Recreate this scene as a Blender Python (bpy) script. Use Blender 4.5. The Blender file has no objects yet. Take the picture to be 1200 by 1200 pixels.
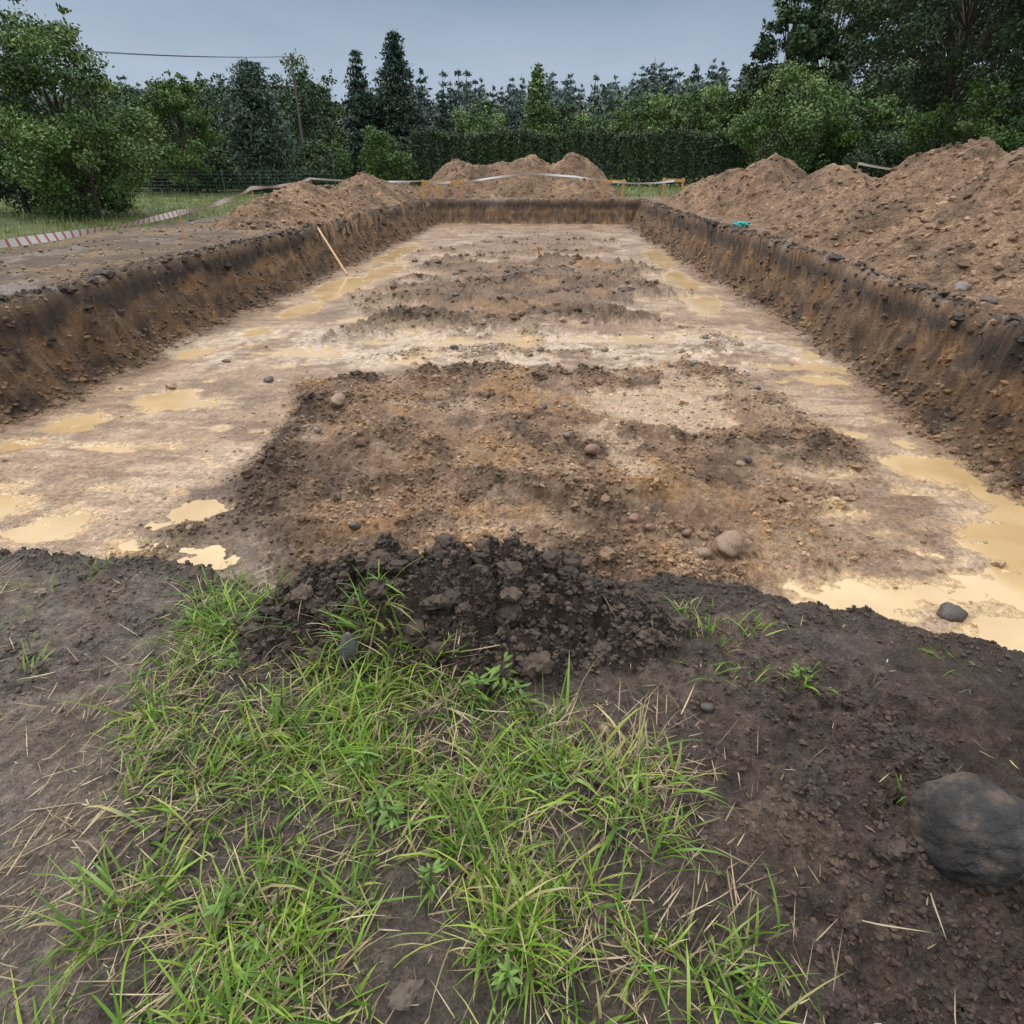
import bpy, math, numpy as np
from mathutils import Vector, Matrix
SC=bpy.context.scene; COL=SC.collection
rng=np.random.default_rng(7)

# ---------------------------------------------------------------- noise
_T={}
def gn(x,y,seed):
    if seed not in _T:
        r=np.random.default_rng(seed); a=r.random((256,256))*2*np.pi
        _T[seed]=(np.cos(a),np.sin(a))
    gx,gy=_T[seed]
    xi=np.floor(x).astype(np.int64); yi=np.floor(y).astype(np.int64)
    fx=x-xi; fy=y-yi
    u=fx*fx*fx*(fx*(fx*6-15)+10); v=fy*fy*fy*(fy*(fy*6-15)+10)
    def g(i,j,dx,dy):
        a=(xi+i)&255; b=(yi+j)&255
        return gx[a,b]*dx+gy[a,b]*dy
    n0=g(0,0,fx,fy)*(1-u)+g(1,0,fx-1,fy)*u
    n1=g(0,1,fx,fy-1)*(1-u)+g(1,1,fx-1,fy-1)*u
    return (n0*(1-v)+n1*v)*1.5
def fbm(x,y,freq,octv,seed,gain=.5):
    x=np.asarray(x,float);y=np.asarray(y,float)
    s=np.zeros(np.broadcast(x,y).shape);a=1.;f=freq;t=0
    for i in range(octv):
        s=s+a*gn(x*f+i*17.3,y*f+i*9.1,seed+i);t+=a;a*=gain;f*=2.03
    return s/t*1.6
def ss(a,b,x):
    t=np.clip((x-a)/(b-a),0,1);return t*t*(3-2*t)
def mix(a,b,t): return a+(b-a)*t
def sdpoly(x,y,P):
    P=np.array(P,float);n=len(P);d=np.full(x.shape,1e9);ins=np.zeros(x.shape,bool)
    for i in range(n):
        a=P[i];b=P[(i+1)%n];e=b-a
        t=np.clip(((x-a[0])*e[0]+(y-a[1])*e[1])/(e@e),0,1)
        d=np.minimum(d,(x-a[0]-t*e[0])**2+(y-a[1]-t*e[1])**2)
        c=((a[1]>y)!=(b[1]>y))
        if b[1]!=a[1]:
            ins^=c&(x<(b[0]-a[0])*(y-a[1])/(b[1]-a[1])+a[0])
    d=np.sqrt(d);return np.where(ins,d,-d)
def dline(x,y,P):
    d=np.full(x.shape,1e9)
    for a,b in zip(P[:-1],P[1:]):
        a=np.array(a);b=np.array(b);e=b-a
        t=np.clip(((x-a[0])*e[0]+(y-a[1])*e[1])/(e@e),0,1)
        d=np.minimum(d,(x-a[0]-t*e[0])**2+(y-a[1]-t*e[1])**2)
    return np.sqrt(d)

# ---------------------------------------------------------------- terrain definition (metres)
DEPTH=1.15; WATER=-1.168; YF=38.2
EX=[-40,-7,-2.59,-2.15,-1.71,-1.4,-1.09,-.73,-.12,.25,.48,.74,.97,1.29,1.58,1.85,5,40]
EY=[2.6,2.6,2.49,2.47,2.42,2.3,2.2,2.1,2.22,2.28,2.36,2.37,2.29,2.19,2.09,2.0,1.2,1.2]
A=[(-2.8,5.9),(-2.6,6.8),(-3.2,7.8),(-3.4,8.8),(-2.0,8.8),(-1.4,9.9),(-.2,9.2),(1.2,9.9),(2.3,10.2),(2.85,8.7),(2.7,7.8),(3.4,6.6),(2.7,5.8),(2.5,4.8),(1.8,3.7),(.43,3.2),(-.8,3.1),(-1.9,3.4),(-2.3,4.6)]
B=[(-3.6,12.1),(-2.3,13.0),(-.9,12.0),(.5,13.3),(1.9,13.0),(1.9,14.6),(3.2,16),(2.2,18.2),(3.1,20),(.2,23.0),(-2,21.7),(-4.0,22.9),(-3.3,19),(-4.4,16.5),(-3.2,14.5)]
C=[(-4.5,24.5),(-1.6,30.5),(2.1,31),(2.6,25.5),(0,23.8)]
C2=[(-4.5,32),(3.5,32.5),(3.8,37),(-5,37)]
CLR=[(.3,8.6),(1.5,9.3),(2.2,8.6),(2.4,7.2),(1.4,6.9),(.4,7.6)]
CLR2=[(-2.0,7.8),(-1.0,8.6),(-.4,7.6),(-1.2,7.0)]
RIDGES=[([(-2.6,5.0),(-2.75,5.7),(-2.9,6.6),(-2.9,7.4),(-2.5,8.9)],.27,.18,.95),
        ([(-1.7,5.2),(-.9,5.7),(.1,5.3),(.9,5.0),(1.5,4.55)],.30,.16,.45),
        ([(-.9,4.2),(0,4.5),(.8,4.1),(1.5,3.9)],.2,.09,.15),
        ([(-1.9,9.0),(-.6,9.6),(.9,9.2)],.28,.11,.6),
        ([(2.2,9.8),(2.9,8.6),(3.15,6.7),(2.7,5.7)],.26,.11,.30),
        ([(-3.6,12.3),(-2.3,13.0),(-.9,12.2),(.6,13.3),(1.9,13.3)],.4,.18,.55),
        ([(-3.9,13.4),(-4.0,16),(-3.6,19)],.35,.14,.45),
        ([(-4.0,22.4),(-1,22.6),(2.6,20.6)],.5,.2,.3),
        ([(-2.5,16.0),(0,17.8),(2.6,16.4)],.5,.20,.3),
        ([(-2.8,10.3),(-1.5,10.8),(.4,10.7),(1.5,11.2)],.16,.07,.2),
        ([(2.4,10.8),(3.2,11.6),(2.6,13)],.22,.08,.2),
        ([(-1.2,10.4),(-.4,11.4),(-.2,12.4)],.25,.08,.3),
        ([(-3.0,3.9),(-2.9,4.8),(-2.6,5.6)],.25,.05,.6),
        ([(.4,6.4),(1.1,7.0),(2.0,6.6)],.25,.09,.1),
        ([(-1.9,6.4),(-1.2,7.2),(-.3,6.9)],.3,.10,.25)]
PUD=[(4.15,6.25,.55,.34),(4.5,5.7,.4,.5),(4.4,5.1,.3,.6),(4.1,4.6,.5,.46),(3.5,4.0,.75,.32),(2.75,3.95,.6,.28),(3.4,3.4,.8,.45),(2.6,5.25,.2,.15),(4.6,4.2,.7,.9),(2.5,3.2,.8,.4),
     (4.3,10.7,.2,.5),(4.05,9.4,.33,.2),
     (-5.05,4.95,.45,.32),(-4.2,4.75,.28,.38),(-3.3,4.25,.3,.18),(-3.15,4.85,.16,.14),(-4.15,6.4,.38,.10),(-4.95,6.4,.34,.09),(-5.1,7.95,.3,.32),(-5.9,6.4,.25,.12),(-5.7,7.1,.25,.16),(-6.0,10.4,.25,.25),
     (-5.7,5.2,.28,.22),(-4.6,7.8,.28,.12),(-5.5,11.9,.3,.4),(-5.3,14.3,.3,1.0),(-5.4,17.2,.6,1.6),(-4.9,20,.4,2.2),(-5.4,24,.4,3),
     (-3.2,10.4,.8,.13),(-1.4,11.3,1.0,.12),(.9,11.8,1.1,.18),(2.9,12.0,.6,.25),(3.5,15.4,.35,1.3),(3.6,19,.35,1.5),(3.8,24,.4,2.5),(-2.4,11.7,.5,.12)]
def xl(y): return -7.05+.012*(y-8)+.16*fbm(y,y*0+3.3,.5,4,11)+.06*fbm(y,y*0+8,3.2,3,15)
def xr(y): return 5.02+.35*np.exp(-((y-13)/6)**2)-.012*np.maximum(y-18,0)+.16*fbm(y,y*0+7.7,.5,4,21)+.07*fbm(y,y*0+2,3.2,3,25)
def yn(x): return np.interp(x,EX,EY)+.04*fbm(x,x*0+1.3,3,3,31)+.015*fbm(x,x*0+5,14,2,35)
def mound(x,y):
    dx=(x+.36)/.92; dy=(y-2.02)/.38
    r=np.sqrt(dx*dx+dy*dy+.015)
    r=r+.15*fbm(x,y,2.0,4,41)
    m=np.clip(1-r,0,1)
    return .36*m**.8*np.where(m>0,1,0)*(1-.3*np.clip(np.abs(dx),0,1))
def fields(x,y):
    x=np.asarray(x,float);y=np.asarray(y,float)
    F={}
    n1=fbm(x,y,.9,4,51); n2=fbm(x,y,5,4,61); n3=fbm(x,y,22,3,71); nb=fbm(x,y,.25,3,81)
    L=x-xl(y);R=xr(y)-x;N=y-yn(x);E=YF+.1*n1-y
    a2=np.clip(10/np.maximum(y,1),.3,1);a3=np.clip(4.5/np.maximum(y,1),.05,1)**1.5
    n2lo=fbm(x,y,5,2,61)*.8
    n2h=n2lo+(n2-n2lo)*a3           # fine relief only where the sheet is dense enough
    wl=.62+.16*fbm(y,x*0,.5,2,91); wr=.55+.16*fbm(y,x*0,.6,2,95)
    side=np.minimum(L,R)<np.minimum(N,E)
    along=np.where(side,y,x)
    teeth=np.abs(fbm(along,x*0+2.,2.6,3,101))-.22
    t=np.minimum(np.minimum(L/wl,R/wr),np.minimum(N/.25,E/.7))
    dis=.18*n1+.15*n2*a2+.06*n3*a3+.24*teeth
    t=t+dis*ss(0,.35,t)*ss(1.6,1.1,t)
    led=.10*fbm(along,x*0+9,.8,3,105)
    prof=np.interp(t,[0,.04,.20,.42,.50,.80,1.0,1.35],[0,.06,.40,.52,.66,.90,.965,1.0])
    prof=prof+led*ss(.1,.4,t)*ss(1.1,.6,t)
    d=np.minimum(np.minimum(L,R),np.minimum(N,E))
    inside=ss(.9,1.3,t)
    low=fbm(x,y,.42,3,107)
    jit=.34*low+.26*n1+.14*n2+.05*n3
    mA=ss(-.22,.34,sdpoly(x,y,A)+jit*1.3)
    mB=ss(-.30,.5,sdpoly(x,y,B)+jit*2.2)
    mC=ss(-.4,.7,sdpoly(x,y,C)+jit*3)*.9
    mC2=ss(-.4,.5,sdpoly(x,y,C2)+jit*4)*.6
    mclr=np.maximum(ss(-.1,.2,sdpoly(x,y,CLR)+jit*1.4),.6*ss(-.1,.3,sdpoly(x,y,CLR2)+jit*1.6))
    mclr=np.maximum(mclr,.8*ss(.26,.44,fbm(x,y,.75,4,109))*ss(-1,2,x+.4))
    pat=fbm(x,y,.55,4,111)
    lump=np.abs(fbm(x,y,1.9,3,113))
    heap=mA*(.04+.07*np.clip(pat+.4,0,1)+.10*(lump-.15)+.045*n2h+.016*n3*a3)*(1-.75*mclr)+mB*(.11+.11*pat+.10*(lump-.2)+.05*n2h*a2)*(1-.5*mclr)+mC*(.10+.10*pat+.03*n2h*a2)+mC2*(.05+.02*n2h*a2)
    dark=np.zeros(x.shape)
    crumb=.62*mA*(1-.8*mclr)+.75*mB*(1-.6*mclr)+.7*mC+.3*mC2
    for P,w,h,dk in RIDGES:
        q=dline(x,y,P)+.6*jit
        g=np.exp(-(np.maximum(q,0)/w)**2)*ss(-.45,.25,n1+.30+.6*low)
        heap=heap+h*g*(.75+.45*n2h+.12*n3*a3)
        dark=np.maximum(dark,g*dk); crumb=np.maximum(crumb,g)
    pm=np.full(x.shape,9.)
    for (a,b,c,e) in PUD:
        pm=np.minimum(pm,(np.sqrt(((x-a)/c)**2+((y-b)/e)**2)-1)*min(c,e))
    streak=fbm(x*.45,y*4.2,1,3,117)
    pz=ss(.16,-.16,pm+.22*n1+.12*n2+.06*streak)
    wetn=fbm(x,y*1.6,.9,4,121)
    micro=ss(.34,.52,wetn+.12*n2+.15*streak)*(1-np.clip(mA+mB+mC,0,1))
    fl=-DEPTH+.006*n1+.007*n2h+.004*n3*a3+.005*streak-.031*pz*(1-np.clip(heap*8,0,1))-.020*micro*(1-np.clip(crumb*2,0,1))
    z_pit=-DEPTH*prof
    floor=fl+DEPTH+heap
    near=ss(5,3,y)
    und=.05*nb+.03*n1
    rough=(.013*n2h+.008*n3*a3)
    rightnear=ss(.2,.9,x)*near*ss(2.0,1.6,y)
    gz=und+rough*(1+1.8*rightnear+1.8*(1-near)*ss(-30,-10,x)*ss(30,12,x))+rightnear*(.05*fbm(x,y,2.5,3,131)-.03)
    gz=gz+near*.025*fbm(x,y,9,3,133)*ss(-.2,.5,n1+.3)
    gz=gz-.07*np.exp(-(((x-.95)/.3)**2+((y-.72)/.16)**2))*near+.05*np.exp(-(((x-.72)/.22)**2+((y-1.15)/.22)**2))*near
    rim=np.exp(-((d+.14)/.2)**2)*(1-near)
    gz=gz+rim*(.05+.07*n2*a2)+.015*np.exp(-((d+.05)/.08)**2)*near*(1+n2*2)
    out=1-ss(-.0,.9,t)
    z=gz*out+z_pit+floor*inside + (.08*n2*a2+.045*n3*a3)*ss(.05,.3,t)*(1-inside)
    mo=mound(x,y)*ss(.28,-.02,N)
    mo=mo*(1+.30*n2)+np.where(mo>0.01,.035*n3+.022*fbm(x,y,45,2,141),0)
    z=z+mo
    F.update(z=z,t=t,d=d,inside=inside,mA=mA,mB=mB,mC=np.maximum(mC,mC2),clr=mclr*mA,dark=dark,crumb=crumb*inside,pz=pz,micro=micro,n1=n1,n2=n2,n3=n3,nb=nb,mo=mo,near=near,rn=rightnear,L=L,R=R,N=N,E=E,pat=pat,heap=heap,streak=streak,teeth=teeth,along=along)
    return F
GP=[(-1.41,2.13),(-1.0,1.95),(-.6,1.72),(-.09,1.66),(.03,1.41),(.33,1.27),(.46,.91),(.6,.5),(-.98,.4),(-1.12,1.13),(-1.24,1.55)]
def C3(r,g,b): return np.array([r,g,b])
def lay(c,k,m): return c+(np.asarray(k)[None,:]-c)*np.clip(m,0,1)[:,None]
def colour(x,y,F):
    n1,n2,n3,nb=F['n1'],F['n2'],F['n3'],F['nb']
    N=x.size
    c=np.tile(C3(.125,.088,.062),(N,1)).astype(float)
    far=1-F['near']
    gl=ss(-.6,.6,(-12.2-x)+1.2*n1)*ss(10,13,y)
    gl=np.maximum(gl,ss(40,44,y+2*n1)); gl=np.maximum(gl,ss(15,18,x+n1)); gl=np.maximum(gl,ss(-2,-8,y))
    plat=far*(x<0)
    c=lay(c,C3(.215,.148,.094),plat*ss(-.3,.4,n1+.5*nb+.3*n2))
    c=lay(c,C3(.085,.060,.042),plat*ss(.1,.45,fbm(x,y,.8,4,151)+.3*n2)*.7)
    c=lay(c,C3(.21,.125,.072),far*(x>0)*.8)
    c=lay(c,C3(.065,.048,.038),far*(x>0)*ss(.1,.5,n1+.3*n2)*.75)
    c=lay(c,C3(.085,.115,.035),gl)
    c=lay(c,C3(.16,.145,.06),gl*ss(-.1,.5,n1)*.6)
    nr=F['near']
    c=lay(c,C3(.140,.112,.090),nr*1.)
    c=lay(c,C3(.080,.058,.045),nr*ss(-.5,.4,x+.5*n1))
    c=lay(c,C3(.050,.033,.024),F['rn'])
    c=lay(c,C3(.042,.031,.025),nr*ss(-.05,.4,n1+.6*n2)*.65)
    c=lay(c,C3(.12,.083,.060),nr*ss(.1,.5,fbm(x,y,3,4,153))*.45)
    c=lay(c,C3(.046,.034,.026),nr*ss(.28,.0,np.abs(F['N']))*.7)
    c=lay(c,C3(.050,.039,.029),ss(-.05,.15,sdpoly(x,y,GP)+.1*n1)*nr*.6)
    c=lay(c,C3(.034,.028,.024),far*ss(.55,.1,-F['d'])*ss(-.15,.3,n2+.5*n1)*(F['d']<0)*(y<40)*.85)
    # walls
    z=F['z'];w=(F['t']>0.03)
    wc=np.tile(C3(.145,.088,.050),(N,1))
    zz=z*1.4
    strat=z+.16*n1+.10*n2+.10*fbm(F['along'],x*0,1.3,3,155)
    wc=lay(wc,C3(.225,.122,.055),ss(.1,.5,fbm(F['along'],zz,.9,3,161)+.4*n2)*.75)
    wc=lay(wc,C3(.060,.040,.028),ss(.0,.35,fbm(F['along'],zz,2.5,4,171)+.3*n2)*.85)
    wc=lay(wc,C3(.23,.15,.088),ss(.15,.45,fbm(F['along']*1.3,zz,3.1,3,175))*.45)
    wc=lay(wc,C3(.030,.024,.020),ss(-.38,-.30,strat+.1*n3)*.92)
    wc=lay(wc,C3(.10,.065,.042),ss(.15,.4,n2+.5*n1)*ss(-.5,-.2,strat)*.45)
    fc=np.tile(C3(.285,.192,.124),(N,1))
    fc=lay(fc,C3(.395,.285,.195),ss(-.1,.45,fbm(x,y,.7,4,181)+.25*F['streak']))
    fc=lay(fc,C3(.185,.118,.073),ss(.05,.45,fbm(x,y*.7,1.1,4,191)+.3*F['streak'])*.75)
    fc=lay(fc,C3(.16,.098,.06),ss(.15,.5,fbm(x*.5,y*3,1.5,4,195)+.4*n2)*.7)
    fc=lay(fc,C3(.47,.33,.175),ss(.02,.35,F['pz']+.12*n2)*.75+F['micro']*.55)
    fc=lay(fc,C3(.47,.375,.285),ss(9.5,10.2,y+.6*n1)*ss(12.8,12.0,y+.6*n1)*.75*ss(-.3,.4,n1+.6*n2))
    fc=lay(fc,C3(.22,.115,.05),ss(1.1,.1,F['R'])*ss(6,7.5,y)*ss(-.3,.4,n1)*.9)
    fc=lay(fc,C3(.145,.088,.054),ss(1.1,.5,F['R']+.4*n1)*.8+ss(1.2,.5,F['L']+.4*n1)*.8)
    ac=np.tile(C3(.215,.134,.080),(N,1))
    ac=lay(ac,C3(.315,.180,.082),ss(.0,.4,fbm(x,y,.8,4,201)+.2*n2)*.7)
    ac=lay(ac,C3(.080,.050,.031),ss(.05,.4,fbm(x,y,1.3,4,211)+.35*n2)*.8)
    ac=lay(ac,C3(.31,.215,.14),ss(.1,.4,fbm(x,y,2.1,4,215))*.5)
    ac=lay(ac,C3(.37,.265,.175),F['clr']*.9)
    k=F['mA'][:,None]; fc=fc*(1-k)+ac*k
    bc=lay(np.tile(C3(.175,.110,.066),(N,1)),C3(.265,.152,.072),ss(.1,.5,fbm(x,y,.6,3,221))*.7)
    bc=lay(bc,C3(.075,.049,.032),ss(.0,.4,n1+.3*n2)*.7)
    k=np.clip(F['mB']+F['mC']*.8,0,1)[:,None]; fc=fc*(1-k)+bc*k
    fc=lay(fc,C3(.056,.038,.027),F['dark']*(.8+.7*n2))
    fc=lay(fc,C3(.075,.049,.034),ss(1.0,.3,dline(x,y,[(-2.5,5.4),(-2.7,4.5),(-2.0,3.9)])+.5*n1)*.75)
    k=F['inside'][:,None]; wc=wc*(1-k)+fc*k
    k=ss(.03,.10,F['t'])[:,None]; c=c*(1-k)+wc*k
    c=lay(c,C3(.050,.036,.027),ss(.01,.05,F['mo']))
    g=(1+.28*n2+.28*n3)[:,None]
    c=np.clip(c*g,.008,.8)
    wet=np.clip(.65*F['inside']*(1-.8*np.clip(F['crumb']+F['mA']*.3,0,1))+F['inside']*.5*ss(-.1,.5,fbm(x,y,.8,3,231)+.3*F['streak'])*(1-F['crumb']),0,1)
    wet=np.maximum(wet,F['clr']*.8*F['inside'])
    wet=np.maximum(wet,ss(.05,.4,F['pz'])*F['inside']*(1-F['crumb']))
    o=(1-ss(0,.3,F['t']))
    wet=np.maximum(wet,o*far*ss(.25,.5,fbm(x,y,.8,4,151))*(1-gl)*.7)
    wet=np.maximum(wet,o*nr*.40*ss(-.3,.3,n1+.2)*(1-ss(.01,.05,F['mo'])))
    wet=wet*(1-gl)
    return c,wet

# ---------------------------------------------------------------- mesh helpers
def mkmesh(name,V,quads=None,tris=None,attrs=None,smooth=True,mat=None):
    me=bpy.data.meshes.new(name)
    V=np.asarray(V,np.float32)
    q=np.zeros((0,4),np.int32) if quads is None else np.asarray(quads,np.int32)
    t=np.zeros((0,3),np.int32) if tris is None else np.asarray(tris,np.int32)
    me.vertices.add(len(V));me.vertices.foreach_set('co',V.ravel())
    lv=np.concatenate([q.ravel(),t.ravel()])
    me.loops.add(len(lv));me.loops.foreach_set('vertex_index',lv)
    nf=len(q)+len(t);me.polygons.add(nf)
    st=np.concatenate([np.arange(len(q))*4,len(q)*4+np.arange(len(t))*3]).astype(np.int32)
    me.polygons.foreach_set('loop_start',st)
    me.polygons.foreach_set('use_smooth',np.full(nf,smooth,bool))
    me.update(calc_edges=True)
    if attrs:
        for k,a in attrs.items():
            a=np.asarray(a,np.float32)
            if a.ndim==2:
                at=me.attributes.new(k,'FLOAT_COLOR','POINT')
                at.data.foreach_set('color',np.concatenate([a,np.ones((len(a),1),np.float32)],1).ravel())
            else:
                at=me.attributes.new(k,'FLOAT','POINT');at.data.foreach_set('value',a)
    if mat: me.materials.append(mat)
    return me
def mkobj(name,me,parent=None,label=None,cat=None,kind=None,group=None,loc=None):
    o=bpy.data.objects.new(name,me);COL.objects.link(o)
    if parent: o.parent=parent
    if loc is not None:o.location=loc
    if label:o['label']=label
    if cat:o['category']=cat
    if kind:o['kind']=kind
    if group:o['group']=group
    return o
def gridfaces(nx,ny):
    i=np.arange((nx-1)*(ny-1));a=(i//(nx-1))*nx+i%(nx-1)
    return np.stack([a,a+1,a+nx+1,a+nx],1)

# ---------------------------------------------------------------- materials
def newmat(n):
    m=bpy.data.materials.new(n);m.use_nodes=True;nt=m.node_tree
    return m,nt,nt.nodes['Principled BSDF'],nt.nodes,nt.links
def soilmat(name,bump=.5,scale=40,rough=.85,wetlo=.22,spec=.4,dist=.018,simple=False,r2=.2,keep=.35):
    m,nt,b,N,L=newmat(name)
    at=N.new('ShaderNodeAttribute');at.attribute_name='col'
    b.inputs['Specular IOR Level'].default_value=spec
    if simple:
        L.new(at.outputs['Color'],b.inputs['Base Color']);b.inputs['Roughness'].default_value=rough
        return m
    tc=N.new('ShaderNodeTexCoord')
    n1=N.new('ShaderNodeTexNoise');n1.inputs['Scale'].default_value=scale;n1.inputs['Detail'].default_value=4;n1.inputs['Roughness'].default_value=.75
    n2=N.new('ShaderNodeTexNoise');n2.inputs['Scale'].default_value=scale*r2;n2.inputs['Detail'].default_value=4;n2.inputs['Roughness'].default_value=.65
    for n in (n1,n2): L.new(tc.outputs['Object'],n.inputs['Vector'])
    mr=N.new('ShaderNodeMapRange');mr.inputs['From Min'].default_value=.32;mr.inputs['From Max'].default_value=.68;mr.inputs['To Min'].default_value=.4;mr.inputs['To Max'].default_value=1.6
    mr2=N.new('ShaderNodeMapRange');mr2.inputs['From Min'].default_value=.3;mr2.inputs['From Max'].default_value=.7;mr2.inputs['To Min'].default_value=.68;mr2.inputs['To Max'].default_value=1.32
    L.new(n1.outputs['Fac'],mr.inputs['Value']);L.new(n2.outputs['Fac'],mr2.inputs['Value'])
    mu=N.new('ShaderNodeMath');mu.operation='MULTIPLY';L.new(mr.outputs[0],mu.inputs[0]);L.new(mr2.outputs[0],mu.inputs[1])
    vm=N.new('ShaderNodeVectorMath');vm.operation='SCALE';L.new(at.outputs['Color'],vm.inputs[0]);L.new(mu.outputs[0],vm.inputs['Scale'])
    L.new(vm.outputs[0],b.inputs['Base Color'])
    aw=N.new('ShaderNodeAttribute');aw.attribute_name='wet'
    ad=N.new('ShaderNodeMath');ad.operation='MULTIPLY_ADD';L.new(n2.outputs['Fac'],ad.inputs[0]);ad.inputs[1].default_value=2.6;ad.inputs[2].default_value=-1.3
    ad2=N.new('ShaderNodeMath');ad2.operation='ADD';ad2.use_clamp=True
    am=N.new('ShaderNodeMath');am.operation='MULTIPLY';L.new(ad.outputs[0],am.inputs[0]);L.new(aw.outputs['Fac'],am.inputs[1])
    L.new(am.outputs[0],ad2.inputs[0]);L.new(aw.outputs['Fac'],ad2.inputs[1])
    rr=N.new('ShaderNodeMapRange');rr.inputs['To Min'].default_value=rough;rr.inputs['To Max'].default_value=wetlo
    L.new(ad2.outputs[0],rr.inputs['Value']);L.new(rr.outputs[0],b.inputs['Roughness'])
    hs=N.new('ShaderNodeMath');hs.operation='MULTIPLY_ADD';L.new(n2.outputs['Fac'],hs.inputs[0]);hs.inputs[1].default_value=2.5;L.new(n1.outputs['Fac'],hs.inputs[2])
    st=N.new('ShaderNodeMapRange');st.inputs['To Min'].default_value=bump;st.inputs['To Max'].default_value=bump*keep
    L.new(ad2.outputs[0],st.inputs['Value'])
    bp=N.new('ShaderNodeBump');bp.inputs['Distance'].default_value=dist;L.new(st.outputs[0],bp.inputs['Strength']);L.new(hs.outputs[0],bp.inputs['Height'])
    L.new(bp.outputs[0],b.inputs['Normal'])
    return m
M_soil=soilmat('soil',bump=1.0,scale=120,dist=.022,keep=.25,wetlo=.18)
M_crumb=soilmat('soil_clod',rough=.75,simple=True,spec=.3)
M_heap=soilmat('loose_earth',bump=1.0,scale=18,rough=.9,dist=.07,r2=.2)
def leafmat(name,rough=.5,trans=.25):
    m,nt,b,N,L=newmat(name)
    at=N.new('ShaderNodeAttribute');at.attribute_name='col'
    L.new(at.outputs['Color'],b.inputs['Base Color']);b.inputs['Roughness'].default_value=rough
    b.inputs['Specular IOR Level'].default_value=.35
    if trans>0:
        tr=N.new('ShaderNodeBsdfTranslucent');L.new(at.outputs['Color'],tr.inputs['Color'])
        mx=N.new('ShaderNodeMixShader');mx.inputs[0].default_value=trans
        L.new(b.outputs[0],mx.inputs[1]);L.new(tr.outputs[0],mx.inputs[2]);L.new(mx.outputs[0],N['Material Output'].inputs['Surface'])
    return m
M_leaf=leafmat('foliage',.6,0);M_grass=leafmat('grass_blades',.38,.3);M_straw=leafmat('straw',.7,0)
def plain(name,col,rough=.6,var=.3,scale=20,bump=.2,metal=0):
    m,nt,b,N,L=newmat(name)
    tc=N.new('ShaderNodeTexCoord');n=N.new('ShaderNodeTexNoise');n.inputs['Scale'].default_value=scale;n.inputs['Detail'].default_value=5
    L.new(tc.outputs['Object'],n.inputs['Vector'])
    mr=N.new('ShaderNodeMapRange');mr.inputs['From Min'].default_value=.3;mr.inputs['From Max'].default_value=.7;mr.inputs['To Min'].default_value=1-var;mr.inputs['To Max'].default_value=1+var
    L.new(n.outputs['Fac'],mr.inputs['Value'])
    vm=N.new('ShaderNodeVectorMath');vm.operation='SCALE';vm.inputs[0].default_value=col;L.new(mr.outputs[0],vm.inputs['Scale'])
    L.new(vm.outputs[0],b.inputs['Base Color']);b.inputs['Roughness'].default_value=rough;b.inputs['Metallic'].default_value=metal
    bp=N.new('ShaderNodeBump');bp.inputs['Strength'].default_value=bump;bp.inputs['Distance'].default_value=.01;L.new(n.outputs['Fac'],bp.inputs['Height']);L.new(bp.outputs[0],b.inputs['Normal'])
    return m
M_bark=plain('bark',(.06,.045,.035),.9,.4,8,.6)
M_wood=plain('raw_timber',(.50,.29,.10),.6,.25,14,.2)
M_plank=plain('weathered_plank',(.50,.33,.16),.6,.25,14,.2)
M_pole=plain('grey_pole_wood',(.10,.085,.07),.8,.3,6,.2)
M_wire=plain('wire',(.03,.03,.03),.6,.1,6,0)
M_cloth=plain('teal_plastic',(.03,.28,.27),.5,.3,20,.4)
M_water,nt,b,N,L=newmat('muddy_water')
tc=N.new('ShaderNodeTexCoord');n=N.new('ShaderNodeTexNoise');n.inputs['Scale'].default_value=1.3;n.inputs['Detail'].default_value=5;L.new(tc.outputs['Object'],n.inputs['Vector'])
cr=N.new('ShaderNodeValToRGB');cr.color_ramp.elements[0].color=(.42,.285,.14,1);cr.color_ramp.elements[1].color=(.55,.40,.225,1);cr.color_ramp.elements[0].position=.35;cr.color_ramp.elements[1].position=.65
L.new(n.outputs['Fac'],cr.inputs[0]);L.new(cr.outputs[0],b.inputs['Base Color']);b.inputs['Roughness'].default_value=.08
n=N.new('ShaderNodeTexNoise');n.inputs['Scale'].default_value=30;n.inputs['Detail'].default_value=2;L.new(tc.outputs['Object'],n.inputs['Vector'])
bp=N.new('ShaderNodeBump');bp.inputs['Strength'].default_value=.05;bp.inputs['Distance'].default_value=.01;L.new(n.outputs['Fac'],bp.inputs['Height']);L.new(bp.outputs[0],b.inputs['Normal'])

# ---------------------------------------------------------------- ground sheet
def line(hi,f,start):
    out=[start]
    while out[-1]<hi: out.append(out[-1]+f(out[-1]))
    return out
def fx(x):
    x=x+1e-6
    if -7.6<x<-6.0 or 4.2<x<5.9: return .022
    if abs(x+.3)<2.0: return .014
    if -8<x<6.3: return .026
    if abs(x)<14: return .09
    return .1+(abs(x)-14)*.12
xs=line(700,fx,0.0); xm=[0.0]
while xm[-1]>-700: xm.append(xm[-1]-fx(xm[-1]-.001))
X=np.array(sorted(set(xm+xs)))
def fy(y):
    if y<5: return max(.012,.0062*y)
    if 37<y<38.8: return .05
    if y<14: return .0056*y
    if y<45: return .0072*y
    return .35+(y-45)*.12
ys=line(900,fy,.3);ym=[.3]
while ym[-1]>-300: ym.append(ym[-1]-(.03+ (0.3-ym[-1])*.15))
Y=np.array(sorted(set(ym+ys)))
gx,gy=np.meshgrid(X,Y);gx=gx.ravel();gy=gy.ravel()
Fg=fields(gx,gy);cg,wg=colour(gx,gy,Fg)
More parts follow.
